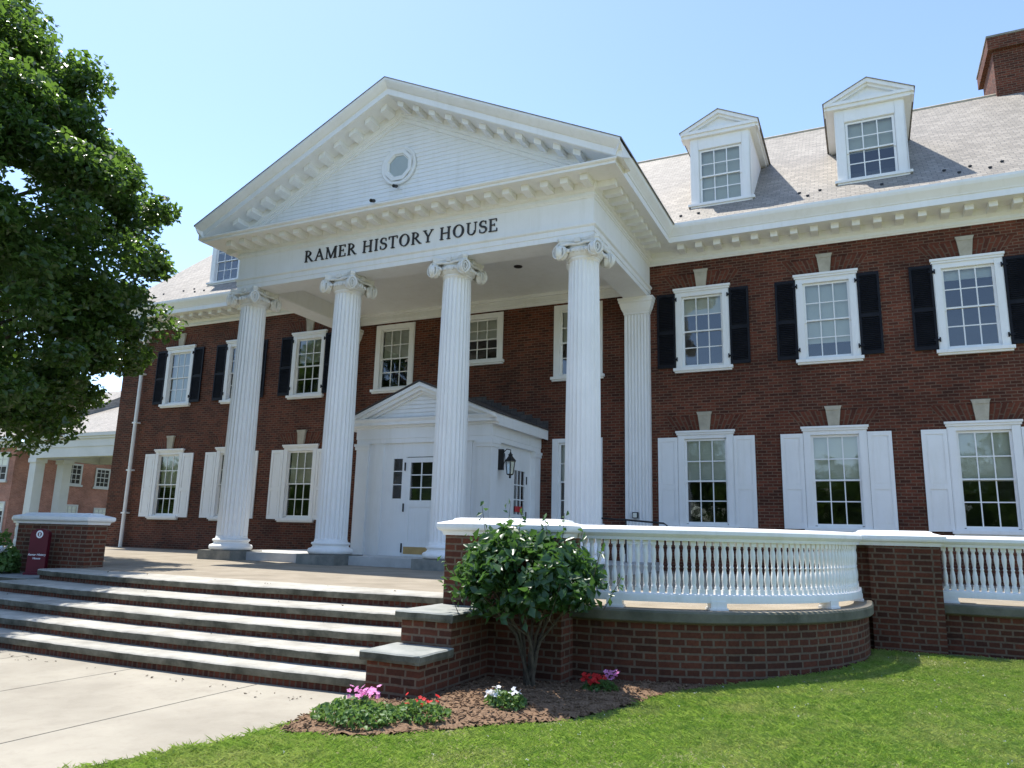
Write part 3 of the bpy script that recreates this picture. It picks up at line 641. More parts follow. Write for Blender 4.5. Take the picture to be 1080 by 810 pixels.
GL = {
 'I': (0.42, lambda: vstem(0.13, TK)),
 'H': (0.92, lambda: vstem(0.10, TK) + vstem(0.66, TK) + [rect(0.2, 0.48, 0.7, 0.54)]),
 'E': (0.72, lambda: vstem(0.10, TK, False, False) + [rect(0.02, 0.95, 0.62, 1), rect(0.02, 0, 0.66, 0.05), rect(0.2, 0.49, 0.46, 0.545), rect(0.57, 0.78, 0.62, 0.97), rect(0.61, 0.02, 0.66, 0.24), rect(0.44, 0.42, 0.475, 0.62)]),
 'M': (1.12, lambda: [rect(0.12, 0, 0.175, 1), rect(0.03, 0, 0.27, SF), rect(0.03, 1 - SF, 0.26, 1), bar((0.17, 0.98), (0.55, 0.02), TK), bar((0.54, 0.02), (0.90, 0.98), TN)] + [rect(0.86, 0, 1.0, 1), rect(0.78, 0, 1.08, SF), rect(0.86, 1 - SF, 1.08, 1)]),
 'A': (0.92, lambda: [bar((0.12, 0.02), (0.46, 1.0), TN), bar((0.42, 1.0), (0.78, 0.02), TK), rect(0.25, 0.33, 0.66, 0.385), rect(0.02, 0, 0.25, SF), rect(0.65, 0, 0.92, SF)]),
 'R': (0.86, lambda: vstem(0.10, TK) + ringarc(0.25, 0.735, 0.36, 0.262, 0.13, 0.055, -90, 90) + [bar((0.36, 0.48), (0.72, 0.02), 0.13), rect(0.66, 0, 0.86, SF), rect(0.2, 0.945, 0.3, 0.995), rect(0.2, 0.475, 0.4, 0.53)]),
 'T': (0.80, lambda: [rect(0.33, 0, 0.33 + TK, 1), rect(0.24, 0, 0.57, SF), rect(0.03, 0.945, 0.78, 1), rect(0.03, 0.77, 0.075, 0.96), rect(0.735, 0.77, 0.78, 0.96)]),
 'O': (0.96, lambda: ringarc(0.48, 0.5, 0.43, 0.515, 0.155, 0.055, 0, 360, 36)),
 'S': (0.62, gS),
 'Y': (0.86, lambda: [rect(0.36, 0, 0.36 + TK, 0.48), rect(0.27, 0, 0.60, SF), bar((0.12, 0.98), (0.45, 0.42), TK), bar((0.74, 0.98), (0.45, 0.44), TN), rect(0.0, 1 - SF, 0.3, 1), rect(0.62, 1 - SF, 0.86, 1)]),
 'U': (0.92, lambda: [rect(0.12, 0.32, 0.12 + TK, 1), rect(0.71, 0.32, 0.765, 1), rect(0.03, 1 - SF, 0.36, 1), rect(0.62, 1 - SF, 0.86, 1)] + ringarc(0.4425, 0.33, 0.3225, 0.345, 0.12, 0.07, 180, 360, 20)),
}
txt = "RAMER HISTORY HOUSE"; GAP = 0.10; SPC = 0.42
adv = sum((GL[c][0] + GAP) if c != ' ' else SPC for c in txt) - GAP
capH = 0.30; xs_ = 5.47 / adv; px = -2.735
for c in txt:
    if c == ' ': px += SPC * xs_; continue
    wd, fn = GL[c]; b = MB()
    for i, poly in enumerate(fn()):
        area = sum(poly[k][0] * poly[(k + 1) % len(poly)][1] - poly[(k + 1) % len(poly)][0] * poly[k][1] for k in range(len(poly)))
        if area < 0: poly = poly[::-1]
        d = 0.0006 * (i % 9)
        b.prism([(px + x * xs_, 7.45 + z * capH) for x, z in poly], EY - 0.032 - d, EY - 0.001)
    b.build('letter', M['letter'], ent); px += (wd + GAP) * xs_

# columns
def column():
    c = bpy.data.objects.new('column', None); COL.objects.link(c); c.parent = house; WORG[c.name] = Vector((0, 0, 0))
    NF = 24
    def rf(r, z, a):
        if z < 0.62 or z > 6.52: return r
        u = (a * NF / (2 * pi)) % 1.0; d = abs(u - 0.5)
        return r - (0.026 * sqrt(max(0, 1 - (d / 0.40) ** 2)) if d < 0.40 else 0) * (r / 0.38)
    prof = [(0.40, 0.52), (0.385, 0.56), (0.376, 0.60)]
    n = 14
    for i in range(n + 1):
        t_ = i / n; z = 0.625 + t_ * 5.89; r = 0.372 - 0.050 * t_ ** 1.7
        prof.append((r, z))
    prof += [(0.322, 6.53), (0.332, 6.55), (0.345, 6.56), (0.345, 6.60)]
    b = MB(); b.lathe(prof, seg=NF * 8, rfun=rf); b.build('shaft', M['white'], c, smooth=28)
    b = MB(); tor = lambda rc, zc, rr, n=8: [(rc + rr * cos(radians(a)), zc + rr * sin(radians(a))) for a in np.linspace(-90, 90, n)]
    b.lathe([(0.38, 0.27)] + [(0.455 + 0.065 * cos(radians(a)), 0.345 + 0.07 * sin(radians(a))) for a in np.linspace(-90, 90, 8)] + [(0.44, 0.418), (0.44, 0.43), (0.415, 0.445), (0.41, 0.47), (0.425, 0.485)] + [(0.415 + 0.035 * cos(radians(a)), 0.515 + 0.03 * sin(radians(a))) for a in np.linspace(-80, 90, 6)] + [(0.40, 0.55), (0.37, 0.56)], seg=48)
    b.build('base', M['white'], c, smooth=40)
    b = MB(); b.box(-0.534, 0.534, -0.534, 0.534, -0.05, 0.269); b.build('plinth', M['plinth'], c)
    # ionic capital with diagonal volutes
    b = MB()
    b.lathe([(0.33, 6.58), (0.36, 6.60), (0.40, 6.65), (0.425, 6.71), (0.42, 6.75), (0.40, 6.77), (0.38, 6.80), (0.38, 6.84)], seg=32)
    ab = []
    for q in range(4):
        a = pi / 2 * q + pi / 4; c1 = (cos(a), sin(a)); R0 = 0.615
        tx = (-sin(a), cos(a))
        ab += [(c1[0] * R0 - tx[0] * .05, c1[1] * R0 - tx[1] * .05), (c1[0] * R0 + tx[0] * .05, c1[1] * R0 + tx[1] * .05)]
        for t_ in (0.25, 0.5, 0.75):
            a2 = a + pi / 4; n2 = (cos(a2), sin(a2)); t2 = (-sin(a2), cos(a2)); s_ = -0.38 + 0.76 * t_
            dd = 0.36 + 0.05 * ((t_ - .5) / .5) ** 2; ab.append((n2[0] * dd + t2[0] * s_, n2[1] * dd + t2[1] * s_))
    b.slabpoly([(x * 0.97, y * 0.97) for x, y in ab], 6.87, 6.925); b.slabpoly(ab, 6.925, 6.984)
    for q in range(4):      # small flower and curled band on each face
        a = pi / 2 * q; n2 = Vector((cos(a), sin(a), 0)); t2 = Vector((-sin(a), cos(a), 0))
        b.obox(n2 * 0.40 + Vector((0, 0, 6.92)), (n2, t2, Vector((0, 0, 1))), (0.04, 0.06, 0.05))
        for i in range(7):
            s_ = -0.3 + 0.1 * i; p = n2 * (0.405 + 0.01 * abs(i - 3)) + t2 * s_ + Vector((0, 0, 6.70)); b.lathe([(0.002, -0.045), (0.03, -0.03), (0.038, 0.0), (0.03, 0.035), (0.002, 0.045)], p, 8, cap=False)
    for q in range(4):
        a = pi / 4 + pi / 2 * q
        for side in (-1, 1):
            af = a + side * radians(33)            # the way this scroll faces
            nrm = Vector((cos(af), sin(af), 0)); ctr = Vector((cos(a), sin(a), 0)) * 0.535 + nrm * 0.055; rt = Vector((-sin(af), cos(af), 0)); zc = 6.685; up = Vector((0, 0, 1))
            sgn = -side
            pts = []; rad = []
            for i in range(40):
                th = i / 39 * 2.4 * 2 * pi; r = 0.155 * (1 - i / 39) ** 0.85 + 0.018
                ang = pi / 2 + sgn * -th
                pts.append(ctr + Vector((0, 0, zc)) + rt * (r * cos(ang)) + up * (r * sin(ang)) + nrm * (0.012 + 0.02 * i / 39)); rad.append(0.022 * (1 - 0.45 * i / 39))
            b.tube(pts, rad, 6)
            # backing disc and eye
            N = 20; disc = [ctr + Vector((0, 0, zc)) + rt * (0.158 * cos(2 * pi * i / N)) + up * (0.158 * sin(2 * pi * i / N)) for i in range(N)]
            dk = [p - nrm * 0.09 for p in disc]
            b.mesh(disc + dk, [tuple(range(N)), tuple(range(2 * N - 1, N - 1, -1))] + [(i, N + i, N + (i + 1) % N, (i + 1) % N) for i in range(N)])
            b.tube([ctr + Vector((0, 0, zc)), ctr + Vector((0, 0, zc)) + nrm * 0.045], 0.03, 10)
            # band from the scroll's top to the middle of the face
            p1 = ctr + Vector((0, 0, zc + 0.155)); fa = a + side * pi / 4; p2 = Vector((cos(fa), sin(fa), 0)) * 0.40 + Vector((0, 0, 6.835))
            b.tube([p1, (p1 + p2) / 2 + Vector((0, 0, 0.012)), p2], 0.03, 6)
    b.build('capital', M['capital'], c, smooth=35)
    return c
col0 = column(); col0.location = (COLX[0], -4.2007, 0)
for x in COLX[1:]: copy_tree(col0, house, (x, -4.2007, 0))
# pilasters on the wall
pil = None
for s in (1, -1):
    if pil is None:
        b = MB(); xs2 = [-0.325]; nf = 7; fw = 0.65 / nf
        poly = [(-0.325, 0.0)]
        for i in range(nf):
            xa = -0.325 + 0.03 + i * (0.59 / nf); xb = xa + 0.59 / nf
            poly += [(xa, -0.16)] + [((xa + xb) / 2 - 0.03 * cos(pi * t_ / 6), -0.16 + 0.022 * sin(pi * t_ / 6)) for t_ in range(7)]
        poly += [(0.325, -0.16), (0.325, 0.0)]; poly[1] = (-0.325, -0.16)
        n = len(poly); zz = (0.40, 6.56)
        b.mesh([(x, y, z) for z in zz for x, y in poly], [(i, i + 1, n + i + 1, n + i) for i in range(n - 1)])
        pil = b.build('pilaster', M['white'], house, origin=(0, 0, 0))
        b = MB()
        rings = [(0.0, 6.55), (0.02, 6.56), (0.02, 6.60), (0.035, 6.63), (0.07, 6.70), (0.10, 6.80), (0.105, 6.84), (0.13, 6.87), (0.13, 6.93), (0.145, 6.94), (0.145, 6.984)]
        vv = []; 
        for o_, z in rings: vv += [(-0.325 - o_, -0.002, z), (-0.325 - o_, -0.16 - o_, z), (0.325 + o_, -0.16 - o_, z), (0.325 + o_, -0.002, z)]
        b.mesh(vv, [(4 * j + i, 4 * j + i + 1, 4 * j + 5 + i, 4 * j + 4 + i) for j in range(len(rings) - 1) for i in range(3)] + [(0, 3, 2, 1)])
        b.build('capital', M['white'], pil)
        b = MB(); b.box(-0.40, 0.40, -0.235, -0.003, 0.2, 0.32); b.box(-0.37, 0.37, -0.205, -0.003, 0.32, 0.38); b.box(-0.345, 0.345, -0.18, -0.003, 0.38, 0.42); b.build('base', M['white'], pil)
        pil.location = (s * 4.645, 0, 0)
    else: copy_tree(pil, house, (s * 4.645, 0, 0))
# porch floor
b = MB(); b.box(-5.15, 5.15, -4.2, -0.002, -0.1, 0.245); b.build('porch_floor', M['porch_floor'], house)

# windows -----------------------------------------------------------------
def window_mb(z0, z1, gh, ch, cap, cap_top, sill=True, rows=2, cols=3, cas_bot=0.09):
    """casing, sash, pane: local to the window's own x and to the wall face y=0"""
    cs = MB(); zt = z1 + ch[1]
    cs.box(-ch[0], -gh - 0.055, -0.03, 0.10, z0 - cas_bot, zt); cs.box(gh + 0.055, ch[0], -0.03, 0.10, z0 - cas_bot, zt); cs.box(-gh - 0.055, gh + 0.055, -0.029, 0.10, z1 + 0.055, zt)
    cs.box(-ch[0] + 0.02, -gh - 0.05, -0.045, -0.031, z0 - cas_bot, zt - 0.02); cs.box(gh + 0.05, ch[0] - 0.02, -0.045, -0.031, z0 - cas_bot, zt - 0.02)
    if cap: cs.box(-ch[0] - 0.025, ch[0] + 0.025, -0.06, 0.05, zt + 0.001, zt + 0.05); cs.box(-ch[0] - 0.045, ch[0] + 0.045, -0.085, 0.05, zt + 0.051, cap_top)
    cs.box(-gh - 0.054, gh + 0.054, -0.02, 0.10, z0 - cas_bot, z0 - 0.055)
    sh = MB(); zm = (z0 + z1) / 2
    for (a, c, y) in ((zm - 0.02, z1, 0.035), (z0, zm + 0.02, 0.062)):
        sh.box(-gh - 0.055, -gh, y, y + 0.03, a - 0.04, c + 0.05); sh.box(gh, gh + 0.055, y, y + 0.03, a - 0.04, c + 0.05)
        sh.box(-gh, gh, y + 0.001, y + 0.03, c - (0.0 if c == z1 else 0.04), c + 0.05 if c == z1 else c + 0.005); sh.box(-gh, gh, y + 0.001, y + 0.03, a - (0.0 if a != z0 else 0.06), a + (0.035 if a != z0 else 0.0))
        for i in range(1, cols): x = -gh + 2 * gh * i / cols; sh.box(x - 0.0125, x + 0.0125, y + 0.004, y + 0.026, a, c)
        for i in range(1, rows): z = a + (c - a) * i / rows; sh.box(-gh, gh, y + 0.005, y + 0.025, z - 0.0125, z + 0.0125)
    gl = MB(); gl.face([(-gh, 0.05, zm), (gh, 0.05, zm), (gh, 0.05, z1), (-gh, 0.05, z1)]); gl.face([(-gh, 0.077, z0), (gh, 0.077, z0), (gh, 0.077, zm), (-gh, 0.077, zm)])
    si = None
    if sill: si = MB(); si.box(-ch[0] - 0.06, ch[0] + 0.06, -0.11, 0.09, z0 - cas_bot - 0.075, z0 - cas_bot - 0.001); si.box(-ch[0] - 0.03, ch[0] + 0.03, -0.07, 0.09, z0 - cas_bot - 0.12, z0 - cas_bot - 0.076)
    return cs, sh, gl, si
PROT = {}
def window(key, x, blind, args):
    if key not in PROT:
        cs, sh, gl, si = window_mb(*args)
        w_ = cs.build('window', M['white'], house, origin=(0, 0, 0)); sh.build('sash', M['white'], w_, origin=(0, 0, 0)); gl.build('pane', M['glass'], w_, origin=(0, 0, 0))
        if si: si.build('sill', M['white'], w_, origin=(0, 0, 0))
        PROT[key] = w_; w_.location = (x, 0, 0)
    else: w_ = copy_tree(PROT[key], house, (x, 0, 0))
    for ch_ in [c for c in w_.children if c.name.startswith('blind')]: bpy.data.objects.remove(ch_)
    if blind > 0:
        z0, z1, gh = args[:3]; b = MB(); zb = z1 + 0.03 - blind * (z1 - z0); N = 6
        b.face([(-gh - .02, 0.15, zb), (gh + .02, 0.15, zb), (gh + .02, 0.15, z1 + .04), (-gh - .02, 0.15, z1 + .04)]); b.box(-gh - .02, gh + .02, 0.145, 0.16, zb - 0.025, zb)
        b.build('blind', M['blind'], w_, origin=(0, 0, 0))
    return w_
AU = (UP[0], UP[1], GH, (0.672, 0.17), True, UP[1] + 0.275)
AL = (LO[0], LO[1], GH, (0.672, 0.15), True, LO[1] + 0.25)
AP = (UP[0], UP[1], 0.47, (0.70, 0.20), False, 0); AQ = (5.76, 6.88, 0.48, (0.70, 0.20), False, 0); AR = (LO[0], LO[1], 0.47, (0.70, 0.16), False, 0)
bl_u = {6.306: 0.25, 9.225: 0.82, 12.133: 0.12, -6.306: 0.42, -9.225: 0.5, -12.133: 0.98}
bl_l = {6.306: 0.50, 9.225: 0.50, 12.133: 0.52, -6.306: 0.5, -9.225: 0.5, -12.133: 0.55}
for x, v in bl_u.items(): window('u', x, v, AU)
for x, v in bl_l.items(): window('l', x, v, AL)
for s, v in ((-1, 0.5), (1, 0.5)): window('p', s * 2.97, v, AP); window('r', s * 2.97, 0.5, AR)
window('q', 0, 0.5, AQ)
# keystones, jack arches, shutters
for kd, zt in (('u', UP[1] + 0.28), ('l', LO[1] + 0.255)):
    ks = ja = None
    for x in list(bl_u):
        if ks is None:
            b = MB(); b.prism([(-0.115, zt), (0.115, zt), (0.165, zt + 0.44), (-0.165, zt + 0.44)], -0.065, 0.01); b.prism([(-0.15, zt + 0.36), (0.15, zt + 0.36), (0.185, zt + 0.455), (-0.185, zt + 0.455)], -0.078, 0.01); ks = b.build('keystone', M['keystone'], house, origin=(0, 0, 0)); ks.location = (x, 0, 0)
            ja = []
            for s in (-1, 1):
                n = 7; b = MB()
                for i in range(n):
                    xa, xb = 0.115 + 0.60 * i / n, 0.115 + 0.60 * (i + 1) / n; xc, xd = 0.165 + 0.80 * i / n, 0.165 + 0.80 * (i + 1) / n
                    p = [(s * xa, -0.006, zt), (s * xb, -0.006, zt), (s * xd, -0.006, zt + 0.36), (s * xc, -0.006, zt + 0.36)]; u0 = i * 0.079; uv = [(0.0, u0), (0.0, u0 + 0.079), (0.33, u0 + 0.079), (0.33, u0)]
                    b.face(p if s > 0 else p[::-1], uv if s > 0 else uv[::-1])
                o = b.build('flat_arch', M['arch'], house, origin=(0, 0, 0)); o.location = (x, 0, 0); ja.append(o)
        else:
            copy_tree(ks, house, (x, 0, 0))
            for o in ja: copy_tree(o, house, (x, 0, 0))
def shutter_black():
    b = MB(); h0, h1, w2 = 5.07, 7.03, 0.235
    b.box(-w2, -w2 + 0.05, -0.05, -0.012, h0, h1); b.box(w2 - 0.05, w2, -0.05, -0.012, h0, h1)
    for a, c in ((h0, h0 + 0.09), (h1 - 0.07, h1), (5.95, 6.03)): b.box(-w2 + 0.05, w2 - 0.05, -0.049, -0.013, a, c)
    z = h0 + 0.11
    while z < h1 - 0.09:
        if not 5.91 < z < 6.05: b.hexa([(-w2 + .05, -0.046, z), (w2 - .05, -0.046, z), (w2 - .05, -0.018, z + 0.028), (-w2 + .05, -0.018, z + 0.028), (-w2 + .05, -0.046, z + 0.008), (w2 - .05, -0.046, z + 0.008), (w2 - .05, -0.018, z + 0.036), (-w2 + .05, -0.018, z + 0.036)])
        z += 0.045
    b.box(-w2 + .05, w2 - .05, -0.016, -0.014, h0 + .09, h1 - .07)
    return b
def shutter_white():
    b = MB(); h0, h1, w2 = 1.11, 3.29, 0.245; y = -0.045; zm = 2.05
    b.box(-w2, -w2 + 0.075, y, -0.01, h0, h1); b.box(w2 - 0.075, w2, y, -0.01, h0, h1)
    for a, c in ((h0, h0 + 0.13), (h1 - 0.10, h1), (zm - 0.05, zm + 0.05)): b.box(-w2 + 0.075, w2 - 0.075, y + 0.001, -0.011, a, c)
    b.box(-w2 + 0.075, w2 - 0.075, y + 0.02, -0.012, h0 + 0.13, h1 - 0.1)
    for a, c in ((h0 + 0.16, zm - 0.08), (zm + 0.08, h1 - 0.13)): b.box(-w2 + 0.105, w2 - 0.105, y + 0.008, y + 0.021, a, c)
    return b
def hinges(hs):
    b = MB()
    for z in hs: b.box(-0.02, 0.05, -0.058, -0.03, z - 0.03, z + 0.03)
    return b
SB = SWt = None
for x in bl_u:
    for s in (-1, 1):
        loc = (x + s * 0.912, 0, 0)
        if SB is None: SB = shutter_black().build('shutter', M['black'], house, origin=(0, 0, 0)); SB['label'] = 'black louvred shutter'; SB.location = loc
        else: o = copy_tree(SB, house, loc)
        loc = (x + s * 0.922, 0, 0)
        if SWt is None: SWt = shutter_white().build('shutter', M['white'], house, origin=(0, 0, 0)); SWt['label'] = 'white panelled shutter'; SWt.location = loc
        else: o = copy_tree(SWt, house, loc)
HG = {}
for x in bl_u:
    for s in (-1, 1):
        for z in (5.28, 6.86):
            if s not in HG:
                b = MB(); b.box(-0.055, 0.055, -0.062, -0.046, -0.022, 0.022); b.box(s * -0.06 - .014, s * -0.06 + .014, -0.075, -0.046, -.05, .05)
                HG[s] = b.build('shutter_hinge', M['black'], house, origin=(0, 0, 0)); HG[s].location = (x + s * 0.70, 0, z)
            else: o = HG[s].copy(); COL.objects.link(o); o.parent = house; o.location = (x + s * 0.70, 0, z)

# dormers --------------------------------------------------------------------
def dormer():
    FY = 0.05; hw = 0.775; z0 = 9.34; z1 = 11.30; roofy = lambda z: ev + (z - ez) / RM
    b = MB(); gz0, gz1, gh = 9.50, 10.90, 0.485; oh = 0.545
    wall_sheet(b, -hw, hw, z0 - 0.1, z1, FY, [(-oh, oh, gz0 - 0.06, gz1 + 0.06)], 0.12)
    for s in (-1, 1):
        p = [(s * hw, FY, z0 - 0.1), (s * hw, roofy(z0 - .1) , z0 - 0.1), (s * hw, roofy(z1) + .1, z1), (s * hw, FY, z1)]; b.face(p if s > 0 else p[::-1])
        b.box(*sorted((s * 0.56, s * 0.74)), FY - 0.025, FY - 0.001, z0, z1 - 0.001)
    b.box(-0.555, 0.555, FY - 0.024, FY - 0.001, gz1 + 0.07, z1 - 0.002)
    # pediment
    ex, zt_, za = 0.97, 11.47, 11.95; yo = FY - 0.13; sp = (za - zt_) / ex
    b.box(-ex + 0.05, ex - 0.05, yo + 0.02, 2.6, z1, z1 + 0.09); b.box(-ex, ex, yo - 0.02, 2.8, z1 + 0.091, z1 + 0.17)
    b.prism([(-ex + .1, z1 + .17), (ex - .1, z1 + .17), (0, za - 0.05)], FY - 0.02, 0.4)
    for s in (-1, 1):
        for (o0, o1, ya) in ((0.0, 0.10, yo - 0.03), (0.101, 0.17, yo + 0.03)):
            pts = [(s * (ex + .02), zt_ - o0 + .0), (0, za - o0 + 0.01), (0, za - o1 + .01), (s * (ex + .02), zt_ - o1)]
            b.prism(pts if s > 0 else pts[::-1], ya, 0.3)
    d = b.build('dormer', M['white'], house, origin=(0, 0, 0))
    cs, sh, gl, si = window_mb(gz0, gz1, gh, (0.56, 0.06), False, 0, cas_bot=0.03)
    def shift(m): m.v = [(x, y + FY - 0.01, z) for x, y, z in m.v]; return m
    shift(sh).build('sash', M['white'], d, origin=(0, 0, 0)); shift(gl).build('pane', M['glass'], d, origin=(0, 0, 0))
    b = MB(); b.box(-0.84, 0.84, FY - 0.09, FY + 0.05, z0 + 0.02, z0 + 0.085); b.box(-0.78, 0.78, FY - 0.05, FY + 0.05, z0 - 0.06, z0 + 0.02); b.build('sill', M['white'], d, origin=(0, 0, 0))
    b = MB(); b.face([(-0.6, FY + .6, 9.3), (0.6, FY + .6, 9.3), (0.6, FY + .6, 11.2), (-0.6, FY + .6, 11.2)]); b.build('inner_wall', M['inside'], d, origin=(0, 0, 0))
    b = MB(); yb = roofy(za + 0.1) + 0.15
    for s in (-1, 1):
        e = ex + 0.05; L = hypot(e, sp * e); zz = lambda x: za + 0.03 - sp * x
        p = [(s * e, yo - .05, zz(e)), (s * e, yb, zz(e)), (0, yb, zz(0)), (0, yo - .05, zz(0))]; uv = [(0, 0), (yb, 0), (yb, L), (0, L)]
        b.face(p if s > 0 else p[::-1], uv if s > 0 else uv[::-1]); q = [(x, y, z - 0.02) for x, y, z in p]; b.face(q[::-1] if s > 0 else q)
        r_ = [p[0], p[3], q[3], q[0]]; b.face(r_ if s < 0 else r_[::-1]); r_ = [p[0], q[0], q[1], p[1]]; b.face(r_ if s > 0 else r_[::-1])
    b.build('dormer_roof', M['slate'], d, origin=(0, 0, 0))
    return d
d0 = dormer(); d0.location = (6.87, 0, 0)
for x, v in ((10.42, 0.55), (-10.42, 0.3), (-6.87, 0.5), (6.87, 1.05)):
    d = d0 if x == 6.87 else copy_tree(d0, house, (x, 0, 0))
for x, v in ((10.42, 0.55), (-10.42, 0.3), (6.87, 1.02)):
    d = [c for c in house.children if c.name.startswith('dormer') and abs(c.location.x - x) < .01][0]
    b = MB(); zb = 10.95 - v * 1.42; b.face([(-0.5, 0.2, zb), (0.5, 0.2, zb), (0.5, 0.2, 10.95), (-0.5, 0.2, 10.95)]); b.build('blind', M['blind'], d, origin=(0, 0, 0))

# downspout at the left end
b = MB(); b.prism([(-14.02, 7.42), (-13.78, 7.42), (-13.70, 7.74), (-14.10, 7.74)], -0.30, -0.03); b.box(-14.13, -13.67, -0.33, -0.025, 7.74, 7.79)
b.tube([(-13.9, -0.15, 7.45), (-13.9, -0.14, 0.05)], 0.062, 12)
for z in (6.2, 4.4, 2.7, 1.2): b.box(-14.0, -13.8, -0.21, -0.01, z, z + 0.05)
b.build('downspout', M['white_rail'], house, smooth=40)

# entrance vestibule -----------------------------------------------------------
vb = MB(); VF = -2.95; VH = 1.93; VZ = 3.42; F0 = 0.245
wall_sheet(vb, -VH + .12, VH - .12, F0, 3.0, VF + .06, [(-0.86, -0.50, 1.56, 2.66), (-0.44, 0.44, F0 + .02, 2.64), (0.50, 0.86, 1.56, 2.66)], 0.06)
# side walls (right one has a door opening)
def side_sheet(b, x, s, holes):
    t_ = MB(); wall_sheet(t_, VF + .06, -0.003, F0, 3.0, 0, holes, 0.06)
    for f, uv in zip(t_.f, t_.uv):
        p = [(x - s * t_.v[i][1], t_.v[i][0] if True else 0, t_.v[i][2]) for i in f]
        b.face(p if s > 0 else p[::-1])
side_sheet(vb, VH - .12, 1, [(-1.55, -0.62, F0 + .02, 2.62)]); side_sheet(vb, -VH + .12, -1, [])
vest = vb.build('vestibule', M['white'], house)
for s in (-1, 1):       # corner pilasters and their caps
    for (ya, yc) in ((VF, VF + .36), (-0.36, -0.005)):
        b = MB(); x0, x1 = sorted((s * VH, s * (VH - .36))); b.box(x0, x1, ya, yc, F0, 2.92)
        b.box(x0 - .03, x1 + .03, ya - .03, min(yc + .03, -0.004), 2.84, 2.92 + .001); b.box(x0 - .05, x1 + .05, ya - .05, min(yc + .05, -0.003), 2.921, 2.985); b.box(x0 - .03, x1 + .03, ya - .03, min(yc + .03, -0.004), F0, F0 + .16); b.build('pilaster', M['white'], vest)
    b = MB(); x0, x1 = sorted((s * 1.12, s * 1.40)); b.box(x0, x1, VF + .03, VF + .2, F0, 2.985); b.build('pilaster', M['white'], vest)
b = MB(); PV = [(-0.3, 2.986), (0.0, 2.986), (0.0, 3.10), (0.015, 3.105), (0.015, 3.36), (0.05, 3.38), (0.06, 3.42), (0.16, 3.43), (0.16, 3.50), (0.19, 3.54), (0.21, 3.58), (0.18, 3.60), (-0.3, 3.61)]
sweep_xy(b, [(-VH, -0.004), (-VH, VF), (VH, VF), (VH, -0.004)], PV)
# little pediment
zp0 = 3.56; za = 4.43; ex = VH + 0.21; sp = (za - zp0) / ex
b.prism([(-VH + .1, 3.60), (VH - .1, 3.60), (0, 3.60 + sp * (VH - .1))], VF + .02, -0.01)
for s in (-1, 1):
    for (o0, o1, yo) in ((-0.03, 0.07, -0.23), (0.071, 0.16, -0.16), (0.161, 0.23, -0.06)):
        pts = [(s * ex, zp0 - o0), (0, za - o0), (0, za - o1), (s * ex, zp0 - o1)]; b.prism(pts if s > 0 else pts[::-1], VF + yo, -0.012)
z = 3.64
while z < 4.25:
    xa = (za - .23 - z) / sp; xb = max(.02, (za - .23 - z - .1) / sp); b.face([(-xa, VF - .004, z), (xa, VF - .004, z), (xb, VF + .012, z + .1), (-xb, VF + .012, z + .1)]); z += .1
b.build('pediment', M['white'], vest)
b = MB()
for s in (-1, 1):
    e = ex + .03; L = hypot(e, sp * e); zz = lambda x: za + .075 - sp * x
    p = [(s * e, VF - .26, zz(e)), (s * e, -0.005, zz(e)), (0, -0.005, zz(0)), (0, VF - .26, zz(0))]; uv = [(0, 0), (3, 0), (3, L), (0, L)]
    b.face(p if s > 0 else p[::-1], uv if s > 0 else uv[::-1])
    q = [(x, y, z - .035) for x, y, z in p]; r_ = [p[0], p[3], q[3], q[0]]; b.face(r_ if s < 0 else r_[::-1]); r_ = [p[0], q[0], q[1], p[1]]; b.face(r_ if s > 0 else r_[::-1])
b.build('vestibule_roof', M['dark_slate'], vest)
b = MB()
for s in (-1, 1):
    n = 9
    for i in range(n):
        xa, xb = ex * i / n, ex * (i + 1) / n; zb = za + .05 - sp * xb; b.box(*sorted((s * xa, s * xb)), -0.012, -0.003, zb - .02, za + .05 - sp * xa + 0.15)
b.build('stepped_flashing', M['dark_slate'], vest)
def glazed(parent, axis, c0, c1, z0, z1, at, cols, rows, mx, fr=0.05, y_off=0.0):
    pass
b = MB(); y = VF + .07
b.box(-0.44, -0.30, y - .02, y + .03, F0 + .02, 2.62); b.box(0.32, 0.44, y - .02, y + .03, F0 + .02, 2.62); b.box(-0.30, 0.32, y - .019, y + .03, 2.50, 2.62); b.box(-0.30, 0.32, y - .019, y + .03, 1.42, 1.58); b.box(-0.30, 0.32, y - .019, y + .03, F0 + .02, 0.5)
b.box(-0.30, 0.32, y - .0, y + .03, 0.5, 1.42); b.box(-0.22, 0.24, y - .012, y - .001, 0.6, 1.32)
b.box(-0.002, 0.022, y - .014, y + .02, 1.58, 2.50)
for i in (1, 2): z = 1.58 + .92 * i / 3; b.box(-0.30, 0.32, y - .013, y + .02, z - .012, z + .012)
dr = b.build('door', M['white'], vest); dr['label'] = 'white front door with six panes and brass kick plate'
b = MB(); b.face([(-0.30, y + .006, 1.58), (0.32, y + .006, 1.58), (0.32, y + .006, 2.50), (-0.30, y + .006, 2.50)])
b.build('door_pane', M['glass'], vest)
b = MB(); b.box(-0.40, 0.40, y - .028, y - .021, 0.30, 0.47); b.build('kick_plate', M['brass'], vest)
b = MB(); b.box(-0.47, -0.44, y - .05, y - .021, 2.3, 2.5); b.box(-0.47, -0.44, y - .05, y - .021, 1.30, 1.5); b.box(-0.47, -0.44, y - .05, y - .021, 0.33, 0.55); b.build('door_hinge', M['iron'], vest)
